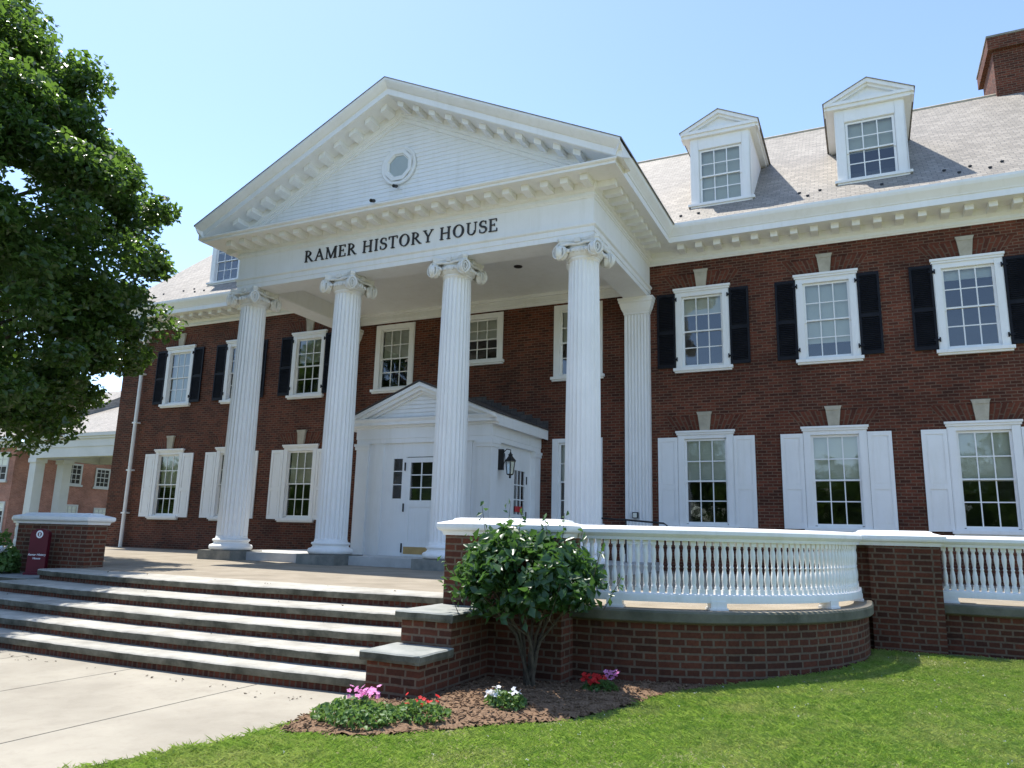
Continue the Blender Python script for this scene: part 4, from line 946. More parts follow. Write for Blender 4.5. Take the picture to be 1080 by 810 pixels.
for s in (-1, 1):
    b = MB(); x0, x1 = sorted((s * .50, s * .86)); b.box(x0, x0 + .05, y - .01, y + .02, 1.56, 2.66); b.box(x1 - .05, x1, y - .01, y + .02, 1.56, 2.66); b.box(x0 + .05, x1 - .05, y - .009, y + .02, 2.6, 2.66); b.box(x0 + .05, x1 - .05, y - .009, y + .02, 1.56, 1.62)
    b.box(x0 + .05, x1 - .05, y - .004, y + .015, 1.95, 1.97); b.box(x0 + .05, x1 - .05, y - .004, y + .015, 2.28, 2.30)
    b.build('sidelight', M['white'], vest)
    b = MB(); b.face([(x0, y + .004, 1.56), (x1, y + .004, 1.56), (x1, y + .004, 2.66), (x0, y + .004, 2.66)]); b.build('sidelight_pane', M['glass'], vest)
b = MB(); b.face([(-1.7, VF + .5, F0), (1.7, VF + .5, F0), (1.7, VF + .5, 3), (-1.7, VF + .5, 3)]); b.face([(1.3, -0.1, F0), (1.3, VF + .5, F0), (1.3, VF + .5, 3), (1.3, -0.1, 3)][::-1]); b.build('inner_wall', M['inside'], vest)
# side door with nine panes
b = MB(); x = VH - .13
def sbox(y0, y1, z0, z1, p=0.0, q=0.03): b.box(x - q, x + p, y0, y1, z0, z1)
sbox(-1.55, -1.40, F0 + .02, 2.62, .012); sbox(-0.77, -0.62, F0 + .02, 2.62, .012); sbox(-1.40, -0.77, 2.42, 2.62, .011); sbox(-1.40, -0.77, F0 + .02, 0.5, .011); sbox(-1.40, -0.77, 1.15, 1.32, .011); sbox(-1.40, -0.77, .5, 1.15, -.005)
for i in (1, 2): yy = -1.40 + .63 * i / 3; sbox(yy - .014, yy + .014, 1.32, 2.42, .006)
for i in (1, 2): zz_ = 1.32 + 1.1 * i / 3; sbox(-1.40, -0.77, zz_ - .014, zz_ + .014, .005)
dr2 = b.build('door', M['white'], vest); dr2['label'] = 'white side door with nine panes and a red notice'
b = MB(); b.face([(x - .012, -1.40, 1.32), (x - .012, -0.77, 1.32), (x - .012, -0.77, 2.42), (x - .012, -1.40, 2.42)]); b.build('door_pane', M['glass'], vest)
b = MB(); b.box(x + .012, x + .02, -1.33, -0.90, 1.38, 1.52); b.build('door_notice', M['red'], vest)
b = MB(); b.tube([(x + .012, -1.47, 1.2), (x + .07, -1.47, 1.2)], 0.025, 8); b.box(x + .012, x + .03, -0.68, -0.64, 2.1, 2.3); b.box(x + .012, x + .03, -0.68, -0.64, 1.2, 1.4); b.build('door_handle', M['iron'], vest)

# wall lantern
ln = thing('wall_lantern', 'black iron carriage lantern beside the white side door', 'lantern', (2.12, -2.30, 2.50))
lx, ly, lz = 2.12, -2.30, 2.24
b = MB()
b.lathe([(0.02, -0.10), (0.035, -0.07), (0.02, -0.04), (0.085, -0.02), (0.09, 0.0)], (lx, ly, lz), 6)
for i in range(6):
    a = 2 * pi * i / 6; b.tube([(lx + .085 * cos(a), ly + .085 * sin(a), lz), (lx + .125 * cos(a), ly + .125 * sin(a), lz + .30)], 0.009, 5)
b.lathe([(0.15, 0.0), (0.15, 0.02), (0.12, 0.05), (0.06, 0.12), (0.05, 0.15), (0.065, 0.16), (0.03, 0.19), (0.015, 0.23)], (lx, ly, lz + .30), 6)
b.build('frame', M['iron'], ln)
b = MB(); b.lathe([(0.08, 0.0), (0.118, 0.295)], (lx, ly, lz + .002), 6, cap=False); b.build('lamp_glass', M['glass'], ln)
b = MB(); b.tube([(1.93, ly, lz + .52), (2.02, ly, lz + .60), (lx, ly, lz + .58), (lx, ly, lz + .50)], 0.012, 8); b.tube([(1.93, ly, lz + .2), (1.98, ly, lz + .32), (1.96, ly, lz + .5)], 0.010, 6); b.box(1.90 - .09, 1.935, ly - .04, ly + .04, lz + .10, lz + .6); b.build('bracket', M['iron'], ln)
# flood light box on the pilaster, handrail by the wall
fb = MB(); fb.box(4.52, 4.66, -0.25, -0.162, 1.29, 1.44); fl_ = fb.build('wall_lamp', M['iron'], house)
q = MB(); q.box(4.54, 4.64, -0.257, -0.251, 1.31, 1.42); q.build('lamp_lens', M['blind'], fl_)
hr = MB(); hr.tube([(4.0, -1.05, 1.26), (4.55, -1.05, 1.235), (5.5, -1.05, 1.165), (5.58, -1.05, 1.12), (5.58, -1.05, 0.05)], 0.022, 8); hr.tube([(4.6, -1.05, 1.23), (4.6, -1.05, 0.24)], 0.018, 8)
tag(hr.build('handrail', M['iron'], smooth=50), 'thin black handrail seen over the curved balustrade before the pilaster', 'handrail')

# ------------------------------------------------------------------ sign left of the steps
sg = thing('standing_sign', 'upright maroon sign with white lettering before the left brick pier', 'sign', (-3.93, -9.52, -0.1))
sgA = radians(33); sx_ = Vector((cos(sgA), sin(sgA), 0)); sn = Vector((sin(sgA), -cos(sgA), 0)); so_ = Vector((-3.93, -9.52, -0.1))
b = MB(); prof = []
hw = 0.155; H = 0.82
poly = [(-hw, 0), (hw, 0), (hw, 0.72)] + [(hw * cos(radians(a)) * 1.0, 0.72 + 0.10 * sin(radians(a))) for a in range(15, 166, 15)] + [(-hw, 0.72)]
n = len(poly); va = [so_ + sx_ * x + Vector((0, 0, z)) + sn * 0.06 for x, z in poly] + [so_ + sx_ * x + Vector((0, 0, z)) - sn * 0.06 for x, z in poly]
b.mesh(va, [tuple(range(n)), tuple(range(2 * n - 1, n - 1, -1))] + [(i, n + i, n + (i + 1) % n, (i + 1) % n) for i in range(n)])
b.build('panel', M['maroon'], sg)
b = MB(); b.obox(so_ + Vector((0, 0, 0.02)), (sx_, sn, Vector((0, 0, 1))), (0.17, 0.11, 0.022)); b.build('base', M['maroon'], sg)
b = MB(); c0 = so_ + sn * 0.062 + Vector((0, 0, 0.72))
for i in range(24):
    a0, a1 = 2 * pi * i / 24, 2 * pi * (i + 1) / 24
    f = lambda r, a: c0 + sx_ * (r * .85 * cos(a)) + Vector((0, 0, r * sin(a)))
    b.face([f(.07, a0), f(.07, a1), f(.042, a1), f(.042, a0)])
b.face([c0 + sx_ * x + Vector((0, 0, z)) for x, z in ((-.012, -.03), (.012, -.03), (.012, .03), (-.012, .03))])
b.build('emblem', M['print'], sg)
def text_mesh(s, size, ctr, parent):
    cu = bpy.data.curves.new('wording', 'FONT'); cu.body = s; cu.size = size; cu.align_x = 'CENTER'; cu.shear = 0.18; cu.offset = 0.0012
    tmp = bpy.data.objects.new('wording', cu); COL.objects.link(tmp); bpy.context.view_layer.update()
    me = bpy.data.meshes.new_from_object(tmp.evaluated_get(bpy.context.evaluated_depsgraph_get())); bpy.data.objects.remove(tmp)
    o = bpy.data.objects.new('wording', me); COL.objects.link(o); o.parent = parent
    me.materials.clear(); me.materials.append(M['print'])
    Z = Vector((0, 0, 1)); mw = Matrix((( sx_.x, Z.x, sn.x), (sx_.y, Z.y, sn.y), (sx_.z, Z.z, sn.z))).to_4x4(); mw.translation = ctr - WORG[parent.name]
    o.matrix_local = mw; return o
text_mesh('Ramer History', 0.05, so_ + sn * 0.063 + Vector((0, 0, 0.34)), sg)
text_mesh('House', 0.05, so_ + sn * 0.063 + Vector((0, 0, 0.275)), sg)

# ------------------------------------------------------------------ planting
def leaf_faces(rng, C, N, L, W, droop=0.0):
    """N leaves as folded quads -> arrays of verts; C centres (n,3), N normals"""
    n = len(C); d = rng.normal(size=(n, 3)); d -= (d * N).sum(1)[:, None] * N; d /= np.linalg.norm(d, axis=1)[:, None] + 1e-9
    if droop: d[:, 2] -= droop; d /= np.linalg.norm(d, axis=1)[:, None]
    s = np.cross(N, d); s /= np.linalg.norm(s, axis=1)[:, None] + 1e-9
    L = L[:, None]; W = W[:, None]; up = np.cross(d, s)
    base = C - d * L * 0.5; tip = C + d * L * 0.5 - up * 0.12 * L; m1 = C + d * L * 0.08
    l1 = m1 + s * W * 0.5 + up * W * 0.18; r1 = m1 - s * W * 0.5 + up * W * 0.18
    return np.stack([base, r1, tip, l1], 1)
def leaves_obj(name, quads, m, parent, origin):
    n = len(quads); V = quads.reshape(-1, 3) - np.array(origin)
    me = bpy.data.meshes.new(name); me.vertices.add(4 * n); me.vertices.foreach_set('co', V.ravel().astype('f'))
    idx = np.arange(4 * n).reshape(n, 4); tri = np.concatenate([idx[:, [0, 1, 2]], idx[:, [0, 2, 3]]], 1).reshape(-1)
    me.loops.add(len(tri)); me.loops.foreach_set('vertex_index', tri.astype('i')); me.polygons.add(2 * n)
    me.polygons.foreach_set('loop_start', (np.arange(2 * n) * 3).astype('i')); me.polygons.foreach_set('loop_total', np.full(2 * n, 3, 'i'))
    me.materials.append(m); me.update(calc_edges=True)
    o = bpy.data.objects.new(name, me); COL.objects.link(o)
    if parent: o.parent = parent; o.location = Vector(origin) - WORG[parent.name]
    else: o.location = origin
    WORG[o.name] = Vector(origin); return o
def rand_dirs(rng, n, up=0.0):
    d = rng.normal(size=(n, 3)); d[:, 2] += up; return d / np.linalg.norm(d, axis=1)[:, None]

def big_tree(label, base, levels, nclump, leaves, clump_r, seed, trunk_r=0.32, leafL=(0.13, 0.2), group=None):
    rng = np.random.default_rng(seed); t = thing('shade_tree', label, 'tree', base, group); bx, by, bz = base
    zs = [l[0] for l in levels]; rs = [l[1] for l in levels]
    R = lambda z: np.interp(z, zs, rs)
    cl = []
    while len(cl) < nclump:
        z = rng.uniform(zs[0], zs[-1]); r = R(z)
        if rng.random() > (r / max(rs)) ** 1.2: continue
        a = rng.uniform(0, 2 * pi); q = (rng.uniform(0.35, 1.0)) ** 0.45
        lob = 1 + 0.13 * noise.noise((cos(a) * 2.4, sin(a) * 2.4, z * 0.6 + seed))
        c_ = (bx + r * q * lob * cos(a), by + r * q * lob * sin(a), z)
        if noise.noise((c_[0] * 0.55, c_[1] * 0.55, c_[2] * 0.75 + seed)) < -0.21: continue
        cl.append(c_)
    cl = np.array(cl)
    CR = rng.uniform(clump_r[0], clump_r[1], nclump)
    ids = rng.integers(0, nclump, leaves); off = rand_dirs(rng, leaves) * (rng.random(leaves) ** 0.45)[:, None]; off[:, 2] *= 0.62
    C = cl[ids] + off * CR[ids][:, None]
    Nn = rand_dirs(rng, leaves, 1.5) * 0.9 + off * 0.4; Nn /= np.linalg.norm(Nn, axis=1)[:, None]
    L = rng.uniform(*leafL, leaves); q = leaf_faces(rng, C, Nn, L, L * rng.uniform(0.5, 0.75, leaves), 0.3)
    b = MB(); top = zs[-1] - 1.2
    tp = [Vector((bx + 0.12 * sin(i * 1.3), by + 0.1 * cos(i * 1.7), bz + (top - bz) * i / 8)) for i in range(9)]
    b.tube(tp, [trunk_r * (1.35 if i == 0 else 1 - i / 9.5) for i in range(9)], 12)
    b.build('trunk', M['bark'], t, smooth=60)
    b = MB()
    for i in rng.choice(nclump, 46, replace=False):
        e = Vector(cl[i]); f = max(0.22, min(0.85, (e.z - bz) / (top - bz) - 0.22)); s0 = tp[0].lerp(tp[-1], f); mid = s0.lerp(e, 0.5) + Vector((rng.uniform(-.3, .3), rng.uniform(-.3, .3), 0.3))
        b.tube([s0, s0.lerp(mid, 0.6), mid, mid.lerp(e, .6), e], [0.10, 0.075, 0.055, 0.035, 0.012], 6)
    b.build('limbs', M['bark'], t, smooth=60)
    leaves_obj('crown', q, M['leaf'], t, base)
    return t
big_tree('big dark green leafy tree overhanging the left end of the house', (-9.2, -10.6, -0.8),
         [(2.7, 3.6), (3.5, 4.7), (4.5, 5.0), (6.0, 5.3), (7.3, 5.6), (8.4, 5.5), (9.2, 4.8), (10.5, 4.4), (11.2, 3.6), (12.0, 2.5), (12.6, 1.9), (13.8, 1.6), (15.0, 1.2), (16.2, 0.6)], 540, 200000, (0.4, 0.85), 11, leafL=(0.10, 0.2))

# shrub in front of the pier
rng = np.random.default_rng(5)
sb = thing('leafy_shrub', 'round leafy green shrub on bare stems before the brick pier', 'shrub', (6.46, -10.85, -0.78))
cx, cy, cz_ = 6.44, -10.88, 0.38
b = MB(); ends = []
for i in range(9):
    a = 2 * pi * i / 9 + rng.uniform(-.25, .25); rr = rng.uniform(0.25, 0.62); e = Vector((cx + rr * 1.15 * cos(a), cy + rr * 0.85 * sin(a), rng.uniform(0.05, 0.45)))
    s0 = Vector((6.46 + rng.uniform(-.08, .08), -10.82 + rng.uniform(-.06, .06), -0.8)); m1 = s0.lerp(e, .4) + Vector((0, 0, .12)); m1.x = s0.x + (e.x - s0.x) * .25; m1.y = s0.y + (e.y - s0.y) * .25
    b.tube([s0, s0.lerp(m1, .5), m1, m1.lerp(e, .55) + Vector((rng.uniform(-.03, .03), 0, .03)), e], [0.022, 0.02, 0.017, 0.013, 0.006], 7); ends.append(e)
    for k in range(3):
        f = m1.lerp(e, .3 + .2 * k); e2 = f + Vector((rng.uniform(-.3, .3), rng.uniform(-.3, .3), rng.uniform(.15, .4))); b.tube([f, f.lerp(e2, .5) + Vector((0, 0, .03)), e2], [0.009, 0.007, 0.004], 5)
b.build('stem', M['twig'], sb, smooth=60)
n = 170; dd = rand_dirs(rng, n, 0.25); rr = rng.uniform(0.45, 1.0, n) ** 0.5
lob = np.array([1 + 0.22 * noise.noise((d[0] * 2, d[1] * 2, d[2] * 2 + 4)) for d in dd])
cl = np.stack([cx + dd[:, 0] * 0.80 * rr * lob, cy + dd[:, 1] * 0.66 * rr * lob, cz_ + np.where(dd[:, 2] > 0, 0.46, 0.36) * dd[:, 2] * rr * lob], 1)
nl = 4300; ids = rng.integers(0, n, nl); off = rand_dirs(rng, nl) * (rng.random(nl) ** .5)[:, None] * rng.uniform(.08, .20, nl)[:, None]
Nn = rand_dirs(rng, nl, 1.3) + (cl[ids] - np.array([cx, cy, cz_])) * 0.9; Nn /= np.linalg.norm(Nn, axis=1)[:, None]
L = 0.06 + 0.105 * rng.random(nl) ** 1.2; q1 = leaf_faces(rng, cl[ids] + off, Nn, L, L * rng.uniform(.5, .68, nl), 0.35)
sp_ = []                                     # long loose shoots above the dome
b2 = MB()
for (x, y, z0, h, lean) in ((6.0, -10.95, .62, .55, -.12), (6.12, -10.8, .7, .5, .05), (6.3, -10.9, .75, .35, .06), (6.75, -10.7, .72, .36, .03), (6.95, -10.8, .6, .3, .08), (5.95, -11.0, .5, .32, -.2), (7.15, -10.85, .45, .3, .12), (5.65, -10.95, .25, .3, -.22), (7.3, -10.9, .2, .25, .2), (6.5, -11.3, .5, .3, .0), (5.8, -11.25, .1, .25, -.2), (6.9, -11.4, .1, .28, .12), (6.55, -10.6, .75, .3, -.04)):
    p = [Vector((x + lean * i / 4, y, z0 - .1 + (h + .1) * i / 4)) for i in range(5)]; b2.tube(p, [.005, .004, .004, .003, .002], 5)
    for k in range(9): sp_.append(tuple(p[0].lerp(p[-1], .25 + .75 * k / 8) + Vector((rng.uniform(-.05, .05), rng.uniform(-.05, .05), 0))))
b2.build('shoot', M['twig'], sb)
sp_ = np.array(sp_); L = rng.uniform(.06, .1, len(sp_)); q2 = leaf_faces(rng, sp_, rand_dirs(rng, len(sp_), .8), L, L * .5, .1)
leaves_obj('foliage', np.concatenate([q1, q2]), M['bushleaf'], sb, (6.46, -10.85, -0.78))

def blossom_quads(rng, pts, r, flat=0.8):
    out = []
    for p in pts:
        nrm = np.array([rng.normal() * .5, rng.normal() * .5 - .5, 1.0]); nrm /= np.linalg.norm(nrm); u = np.cross(nrm, [1, .2, .1]); u /= np.linalg.norm(u); v = np.cross(nrm, u); rr = r * rng.uniform(.8, 1.2)
        for k in range(5):
            a = 2 * pi * k / 5 + rng.uniform(0, .3); d = u * cos(a) + v * sin(a); s = -u * sin(a) + v * cos(a)
            out.append([p, p + d * rr * .62 - s * rr * .42 + nrm * rr * .2, p + d * rr + nrm * rr * .12, p + d * rr * .62 + s * rr * .42 + nrm * rr * .2])
    return np.array(out)
def bedding(label, c, rad, h, nleaf, leafL, flowers, seed, cat='flowers', group='flowering plants by the steps'):
    rng = np.random.default_rng(seed); z0 = gz(c[0], c[1]) + 0.03; t = thing('flowering_plant', label, cat, (c[0], c[1], z0), group)
    a = rng.uniform(0, 2 * pi, nleaf); r = np.sqrt(rng.random(nleaf)); x = c[0] + rad[0] * r * np.cos(a); y = c[1] + rad[1] * r * np.sin(a)
    hh = h * (1 - .55 * r ** 2) * np.array([0.75 + .5 * noise.noise((xx * 6, yy * 6, seed)) for xx, yy in zip(x, y)]); z = z0 + hh * rng.uniform(.25, 1.0, nleaf)
    L = rng.uniform(*leafL, nleaf); q = leaf_faces(rng, np.stack([x, y, z], 1), rand_dirs(rng, nleaf, .9), L, L * .7, .1); leaves_obj('foliage', q, M['plantleaf'], t, (c[0], c[1], z0))
    b = MB()
    for i in range(8): aa = rng.uniform(0, 2 * pi); q_ = rng.uniform(.2, .7); b.tube([(c[0] + .03 * cos(aa), c[1] + .03 * sin(aa), z0 - .04), (c[0] + rad[0] * q_ * cos(aa), c[1] + rad[1] * q_ * sin(aa), z0 + h * .6)], [.006, .003], 5)
    b.build('stem', M['plantleaf'], t)
    for mk, n, cen, sprd, br in flowers:
        pts = []
        for i in range(n): pts.append(np.array([c[0] + cen[0] + max(-1.3, min(1.3, rng.normal())) * sprd[0], c[1] + cen[1] + max(-1.3, min(1.3, rng.normal())) * sprd[1], z0 + h * cen[2] + rng.normal() * .025]))
        leaves_obj('blossom', blossom_quads(rng, pts, br), M[mk], t, (c[0], c[1], z0))
bedding('low green bedding plant with pink blossoms by the step corner', (5.70, -12.80), (.42, .34), .21, 1300, (.03, .07), [('pink', 40, (-.04, .16, 1.0), (.09, .07), .027)], 21)
bedding('low bedding plant with scattered red blossoms before the cheek wall', (6.12, -12.5), (.30, .26), .19, 700, (.03, .065), [('redpetal', 12, (0, .02, .85), (.14, .09), .026)], 22)
bedding('small bedding plant with white blossoms beneath the shrub', (6.64, -11.80), (.21, .18), .22, 650, (.03, .06), [('whitepetal', 22, (0, -.04, .75), (.11, .08), .026)], 23)
bedding('bedding plant with red and pink blossoms near the curved wall', (7.2, -10.66), (.22, .18), .18, 450, (.03, .06), [('redpetal', 24, (-.05, -.06, .9), (.09, .06), .032), ('pink', 10, (.11, -.04, 1.1), (.05, .04), .032)], 24)
bedding('bushy plant with large white flowers left of the maroon sign', (-4.75, -9.75), (.42, .35), 0.85, 1100, (.08, .15), [('whitepetal', 9, (.14, -.16, .55), (.14, .1), .08)], 25)
for o in bpy.data.objects:
    if o.get('label', '').startswith('bushy plant'): o.location.z += 0.62

# mulch bed
poly = [(5.1, -12.1), (5.14, -12.9), (5.3, -13.4), (5.75, -13.3), (6.1, -13.1), (6.42, -12.75), (6.9, -12.2), (7.3, -11.75), (7.62, -11.05), (7.85, -10.3), (8.15, -9.9), (8.0, -9.6), (6.6, -9.9), (6.6, -10.3), (5.6, -10.3), (5.6, -11.9), (5.1, -11.9)]
def inside(x, y, P):
    c = False; j = len(P) - 1
    for i in range(len(P)):
        if (P[i][1] > y) != (P[j][1] > y) and x < (P[j][0] - P[i][0]) * (y - P[i][1]) / (P[j][1] - P[i][1]) + P[i][0]: c = not c
        j = i
    return c
def edist(x, y, P):
    m = 9
    for i in range(len(P)):
        a = P[i]; b_ = P[(i + 1) % len(P)]; dx, dy = b_[0] - a[0], b_[1] - a[1]; t_ = max(0, min(1, ((x - a[0]) * dx + (y - a[1]) * dy) / (dx * dx + dy * dy))); m = min(m, hypot(x - a[0] - t_ * dx, y - a[1] - t_ * dy))
    return m
b = MB(); st = 0.055; idx = {}; X0, Y0 = 5.05, -13.45
def mz(x, y): return gz(x, y) + 0.01 + 0.07 * min(1, edist(x, y, poly) / .35) + 0.018 * noise.noise((x * 7, y * 7, 1)) + 0.012 * noise.noise((x * 20, y * 20, 4))
mv = []; mf = []
for i in range(58):
    for j in range(72):
        x, y = X0 + i * st, Y0 + j * st
        if inside(x, y, poly): idx[i, j] = len(mv); mv.append((x, y, mz(x, y)))
for (i, j) in idx:
    q = [(i, j), (i + 1, j), (i + 1, j + 1), (i, j + 1)]
    if all(k in idx for k in q): mf.append(tuple(idx[k] for k in q))
b.mesh(mv, mf); rng = np.random.default_rng(3)
for _ in range(3800):
    x, y = rng.uniform(5.1, 8.1), rng.uniform(-13.4, -9.8)
    if not inside(x, y, poly): continue
    a = rng.uniform(0, pi); ti = rng.normal() * .35; ax = Vector((cos(a), sin(a), ti)).normalized(); ay = Vector((-sin(a), cos(a), 0)); az_ = ax.cross(ay); l = rng.uniform(.012, .035)
    b.obox((x, y, mz(x, y) + .008), (ax, ay, az_), (l, rng.uniform(.004, .009), rng.uniform(.002, .005)))
kind(b.build('mulch', M['mulch']), 'stuff')

# lawn grass
def grass(n, seed):
    rng = np.random.default_rng(seed); P = []
    x = rng.uniform(4.1, 17, n * 3); y = rng.uniform(-17.6, -6.3, n * 3)
    d = np.hypot(x - CP[0], y - CP[1]); keep = rng.random(n * 3) < np.clip((6.5 / np.maximum(d, 2.0)) ** 1.3, 0, 1); x, y = x[keep], y[keep]
    ok = np.ones(len(x), bool)
    ex_ = np.interp(y, [e[1] for e in edge], [e[0] for e in edge]) + 0.03 * np.sin(y * 9) + 0.02 * np.sin(y * 23 + 1)
    ok &= (x > ex_ + rng.normal(size=len(x)) * .025)
    for i in np.where(ok)[0]:
        if x[i] < 8.3 and y[i] > -13.6 and inside(x[i] + rng.normal() * .03 + .09 * noise.noise((x[i] * 4, y[i] * 4, 3)), y[i] + rng.normal() * .03 + .09 * noise.noise((x[i] * 4, y[i] * 4, 7)), poly): ok[i] = False
    rr = np.hypot(x - AC[0], y - AC[1]); ok &= ~((x < 9.75) & (y > -7.2)); ok &= ~((rr < 2.95) & (x > 6.5)); ok &= ~((x < 6.7) & (y > -12.1)); ok &= ~((x > 9.5) & (y > -6.66)); ok &= ~((x>10.7)&(y>-6.42))
    # keep to what the lens can see, with a margin
    dx, dy = x - CP[0], y - CP[1]; dep = dx * Ff[0] + dy * Ff[1] + (-1.5) * Ff[2]; u = (dx * Rr[0] + dy * Rr[1]) / np.maximum(dep, .01); ok &= (dep > .8) & (np.abs(u) < 1.1)
    x, y = x[ok], y[ok]
    return x[:n], y[:n], rng
x, y, rng = grass(300000, 9); n = len(x)
z = np.array([gz(a, b_) for a, b_ in zip(x, y)])
den = np.array([noise.noise((a * .9, b_ * .9, 8)) for a, b_ in zip(x, y)]); den2 = np.array([noise.noise((a * 3.1, b_ * 3.1, 2)) for a, b_ in zip(x, y)])
h = (0.027 + 0.010 * den + 0.009 * den2) * rng.uniform(.6, 1.5, n); a = rng.uniform(0, 2 * pi, n); wd = rng.uniform(.0018, .0034, n) * np.clip(np.hypot(x - CP[0], y - CP[1]) / 6, .8, 1.6); ln_ = rng.normal(size=(n, 2)) * 1.1
p0 = np.stack([x - wd * np.cos(a), y - wd * np.sin(a), z - .004], 1); p1 = np.stack([x + wd * np.cos(a), y + wd * np.sin(a), z - .004], 1)
p2 = np.stack([x + ln_[:, 0] * h * .35 + wd * .6 * np.cos(a), y + ln_[:, 1] * h * .35 + wd * .6 * np.sin(a), z + h * .6], 1); p3 = np.stack([x + ln_[:, 0] * h, y + ln_[:, 1] * h, z + h], 1)
go = leaves_obj('grass', np.stack([p0, p1, p3, p2], 1)[:, [0, 1, 2, 3]], M['grass'], None, (0, 0, 0)); kind(go, 'stuff')
cl_ = []
for i in range(150):
    k_ = rng.integers(0, n); p = np.array([x[k_], y[k_], z[k_] + .03])
    for j in range(3): cl_.append(p + rng.normal(size=3) * .006)
cl_ = np.array(cl_); Lc = rng.uniform(.008, .014, len(cl_)); kind(leaves_obj('clover', leaf_faces(rng, cl_, rand_dirs(rng, len(cl_), 1.0), Lc, Lc, 0), M['whitepetal'], None, (0, 0, 0)), 'stuff')
lt = []
for i in range(40, 130):
    if i < 90: lt.append((rng.uniform(-1, 5.0), -12.28 - abs(rng.normal()) * .12, ZW + .006))
    elif i < 150: u = rng.uniform(-2.5, 5); kk = rng.integers(0, 5); lt.append((u, bow(SY[kk], SA[kk], u) + rng.uniform(.3, .5), SZ[kk] + .008))
    else: px_, py_ = rng.uniform(4.2, 8.4), rng.uniform(-14.2, -10.0); lt.append((px_, py_, (ZW + .006) if px_ < 5 else mz(px_, py_) + .012 if inside(px_, py_, poly) else gz(px_, py_) + .03))
lt = np.array(lt); Lc = rng.uniform(.02, .05, len(lt)); kind(leaves_obj('leaf_litter', leaf_faces(rng, lt, rand_dirs(rng, len(lt), 3.0), Lc, Lc * .5, 0), M['bark'], None, (0, 0, 0)), 'stuff')
# ------------------------------------------------------------------ neighbouring building
fb_ = thing('brick_building', 'neighbouring pink brick building with white porch beyond the left end', 'building', (-44, 16, -0.8))
def far_window(parent, ax, c, z0, z1, w2, plane, m_blind=0.4):
    """ax 'x': window on a wall of constant y=plane facing -y; ax 'y': on constant x=plane facing +x"""
    def bx(b, u0, u1, d0, d1, za, zb):
        if ax == 'x': b.box(u0, u1, plane - d1, plane - d0, za, zb)
        else: b.box(plane + d0, plane + d1, u0, u1, za, zb)
    b = MB(); f = 0.13
    bx(b, c - w2, c - w2 + f, 0.0, .06, z0, z1); bx(b, c + w2 - f, c + w2, 0.0, .06, z0, z1); bx(b, c - w2 + f, c + w2 - f, 0.0, .059, z1 - f, z1); bx(b, c - w2 - .1, c + w2 + .1, 0.0, .12, z0 - .14, z0 - .001)
    bx(b, c - w2 + f, c + w2 - f, 0.0, .059, z0, z0 + .08)
    g = w2 - f
    for i in (1, 2): u = c - g + 2 * g * i / 3; bx(b, u - .02, u + .02, .01, .045, z0 + .08, z1 - f)
    zm = (z0 + z1) / 2; bx(b, c - g, c + g, .01, .05, zm - .03, zm + .03)
    for zz in ((z0 + zm) / 2, (z1 + zm) / 2): bx(b, c - g, c + g, .011, .044, zz - .02, zz + .02)
    wn = b.build('window', M['far_white'], parent)
    b = MB(); bx(b, c - g, c + g, .004, .012, z0 + .05, z1 - .05); b.build('pane', M['inside'], wn)
    if m_blind: b = MB(); bx(b, c - g, c + g, .013, .018, z1 - .05 - m_blind * (z1 - z0), z1 - .05); b.build('blind', M['blind'], wn)
b = MB()
b.box(-60, -41.6, 12.6, 30, -1, 5.75); b.build('wall', M['brick_far'], fb_)
b = MB(); b.box(-62, -41.2, 12.2, 12.59, 5.76, 6.05); b.box(-62, -41.2, 11.95, 12.59, 6.05, 6.3); b.box(-41.599, -41.3, 12.6, 30, 5.5, 6.0); b.build('cornice', M['far_white'], fb_)
b = MB(); b.face([(-62, 11.9, 6.31), (-41.0, 11.9, 6.31), (-41.0, 21, 11.2), (-62, 21, 11.2)], [(0, 0), (21, 0), (21, 10), (0, 10)]); b.face([(-41.0, 11.9, 6.31), (-41.0, 30, 6.31), (-41.0, 21, 11.2)]); b.face([(-62, 30, 6.31), (-62, 21, 11.2), (-41, 21, 11.2), (-41, 30, 6.31)])
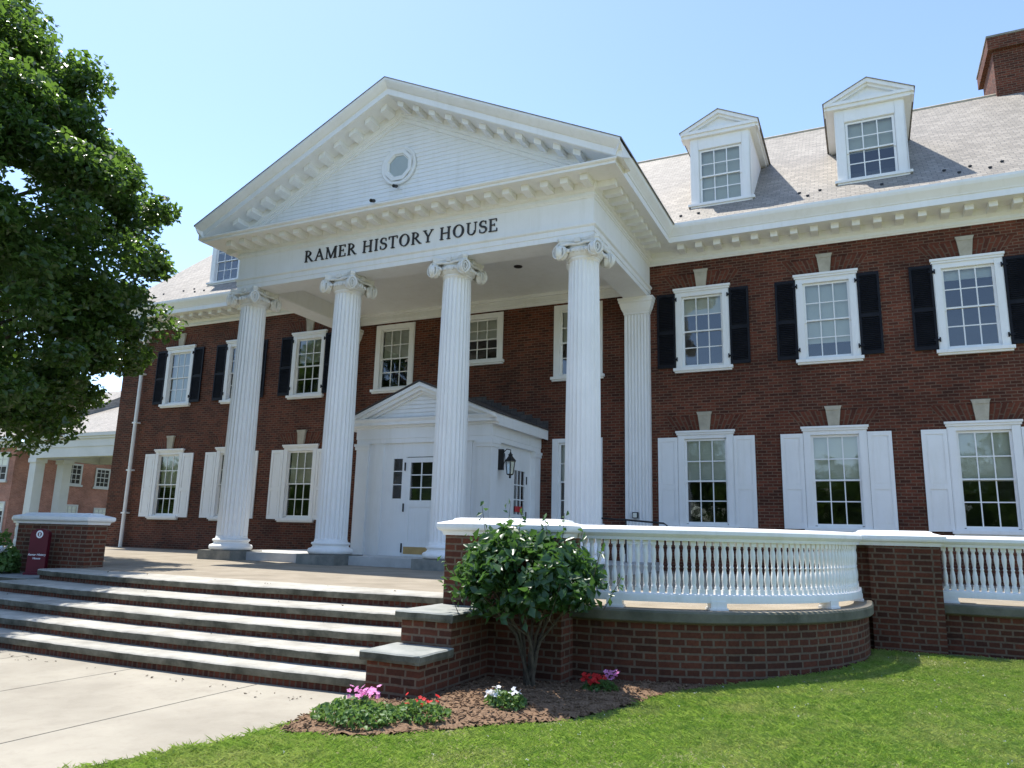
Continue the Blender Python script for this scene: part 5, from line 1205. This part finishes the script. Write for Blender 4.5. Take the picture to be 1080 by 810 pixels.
b.face([(-39.9, 11.85, 6.33), (-24, 11.85, 6.33), (-24, 24, 11.6), (-39.9, 24, 11.6)], [(0, 0), (16, 0), (16, 13), (0, 13)]); b.face([(-39.9, 11.85, 6.33), (-39.9, 24, 11.6), (-43, 24, 11.6), (-43, 11.85, 6.34)][::-1], [(0, 0), (4, 0), (4, 6), (0, 6)]); b.build('roof', M['slate'], fb_)
b = MB(); b.box(-39.3, -24, 12.1, 12.75, 4.88, 5.5); b.box(-39.35, -24, 12.05, 12.8, 5.501, 5.98); b.box(-39.6, -24, 11.95, 12.9, 5.981, 6.12); b.box(-39.85, -24, 11.85, 13, 6.121, 6.32); b.box(-39.3, -38.7, 12.751, 17, 4.885, 5.97); b.box(-39, -24, 16.6, 17.2, 4.9, 5.9); b.build('porch_beam', M['far_white'], fb_)
for x_, y_ in ((-38.95, 12.45), (-38.35, 13.9)):
    b = MB(); b.box(x_ - .32, x_ + .32, y_ - .3, y_ + .3, -0.8, 4.6); b.box(x_ - .4, x_ + .4, y_ - .38, y_ + .38, 4.6, 4.879); b.build('porch_post', M['far_white'], fb_)
far_window(fb_, 'y', 16.85, 3.52, 5.0, .6, -41.598, 0.0); far_window(fb_, 'y', 19.1, 3.45, 4.85, .6, -41.598, 0.0); far_window(fb_, 'y', 16.9, 0.6, 2.1, .58, -41.598); far_window(fb_, 'y', 19.3, 0.6, 1.95, .58, -41.598)
far_window(fb_, 'x', -43.2, 3.5, 5.4, 1.0, 12.598, .45); far_window(fb_, 'x', -42.9, 0.2, 2.1, 1.0, 12.598, .3)

# woodland across the street, mirrored in the window panes
rng = np.random.default_rng(77); ncl = 760
tx = rng.uniform(-150, 105, ncl); ty = rng.uniform(-72, -58, ncl); hmax = 10 + 4.5 * np.array([noise.noise((v * .11, 1, 2)) for v in tx]) * 1.6; tz = -0.5 + hmax * rng.random(ncl) ** .8
nlv = 120000; ids = rng.integers(0, ncl, nlv); off = rand_dirs(rng, nlv) * (rng.random(nlv) ** .45)[:, None] * 2.6
Lw = rng.uniform(.5, .95, nlv); kind(leaves_obj('woodland', leaf_faces(rng, np.stack([tx, ty, tz], 1)[ids] + off, rand_dirs(rng, nlv, .8), Lw, Lw * .8, .2), M['leaf'], None, (0, 0, 0)), 'stuff')
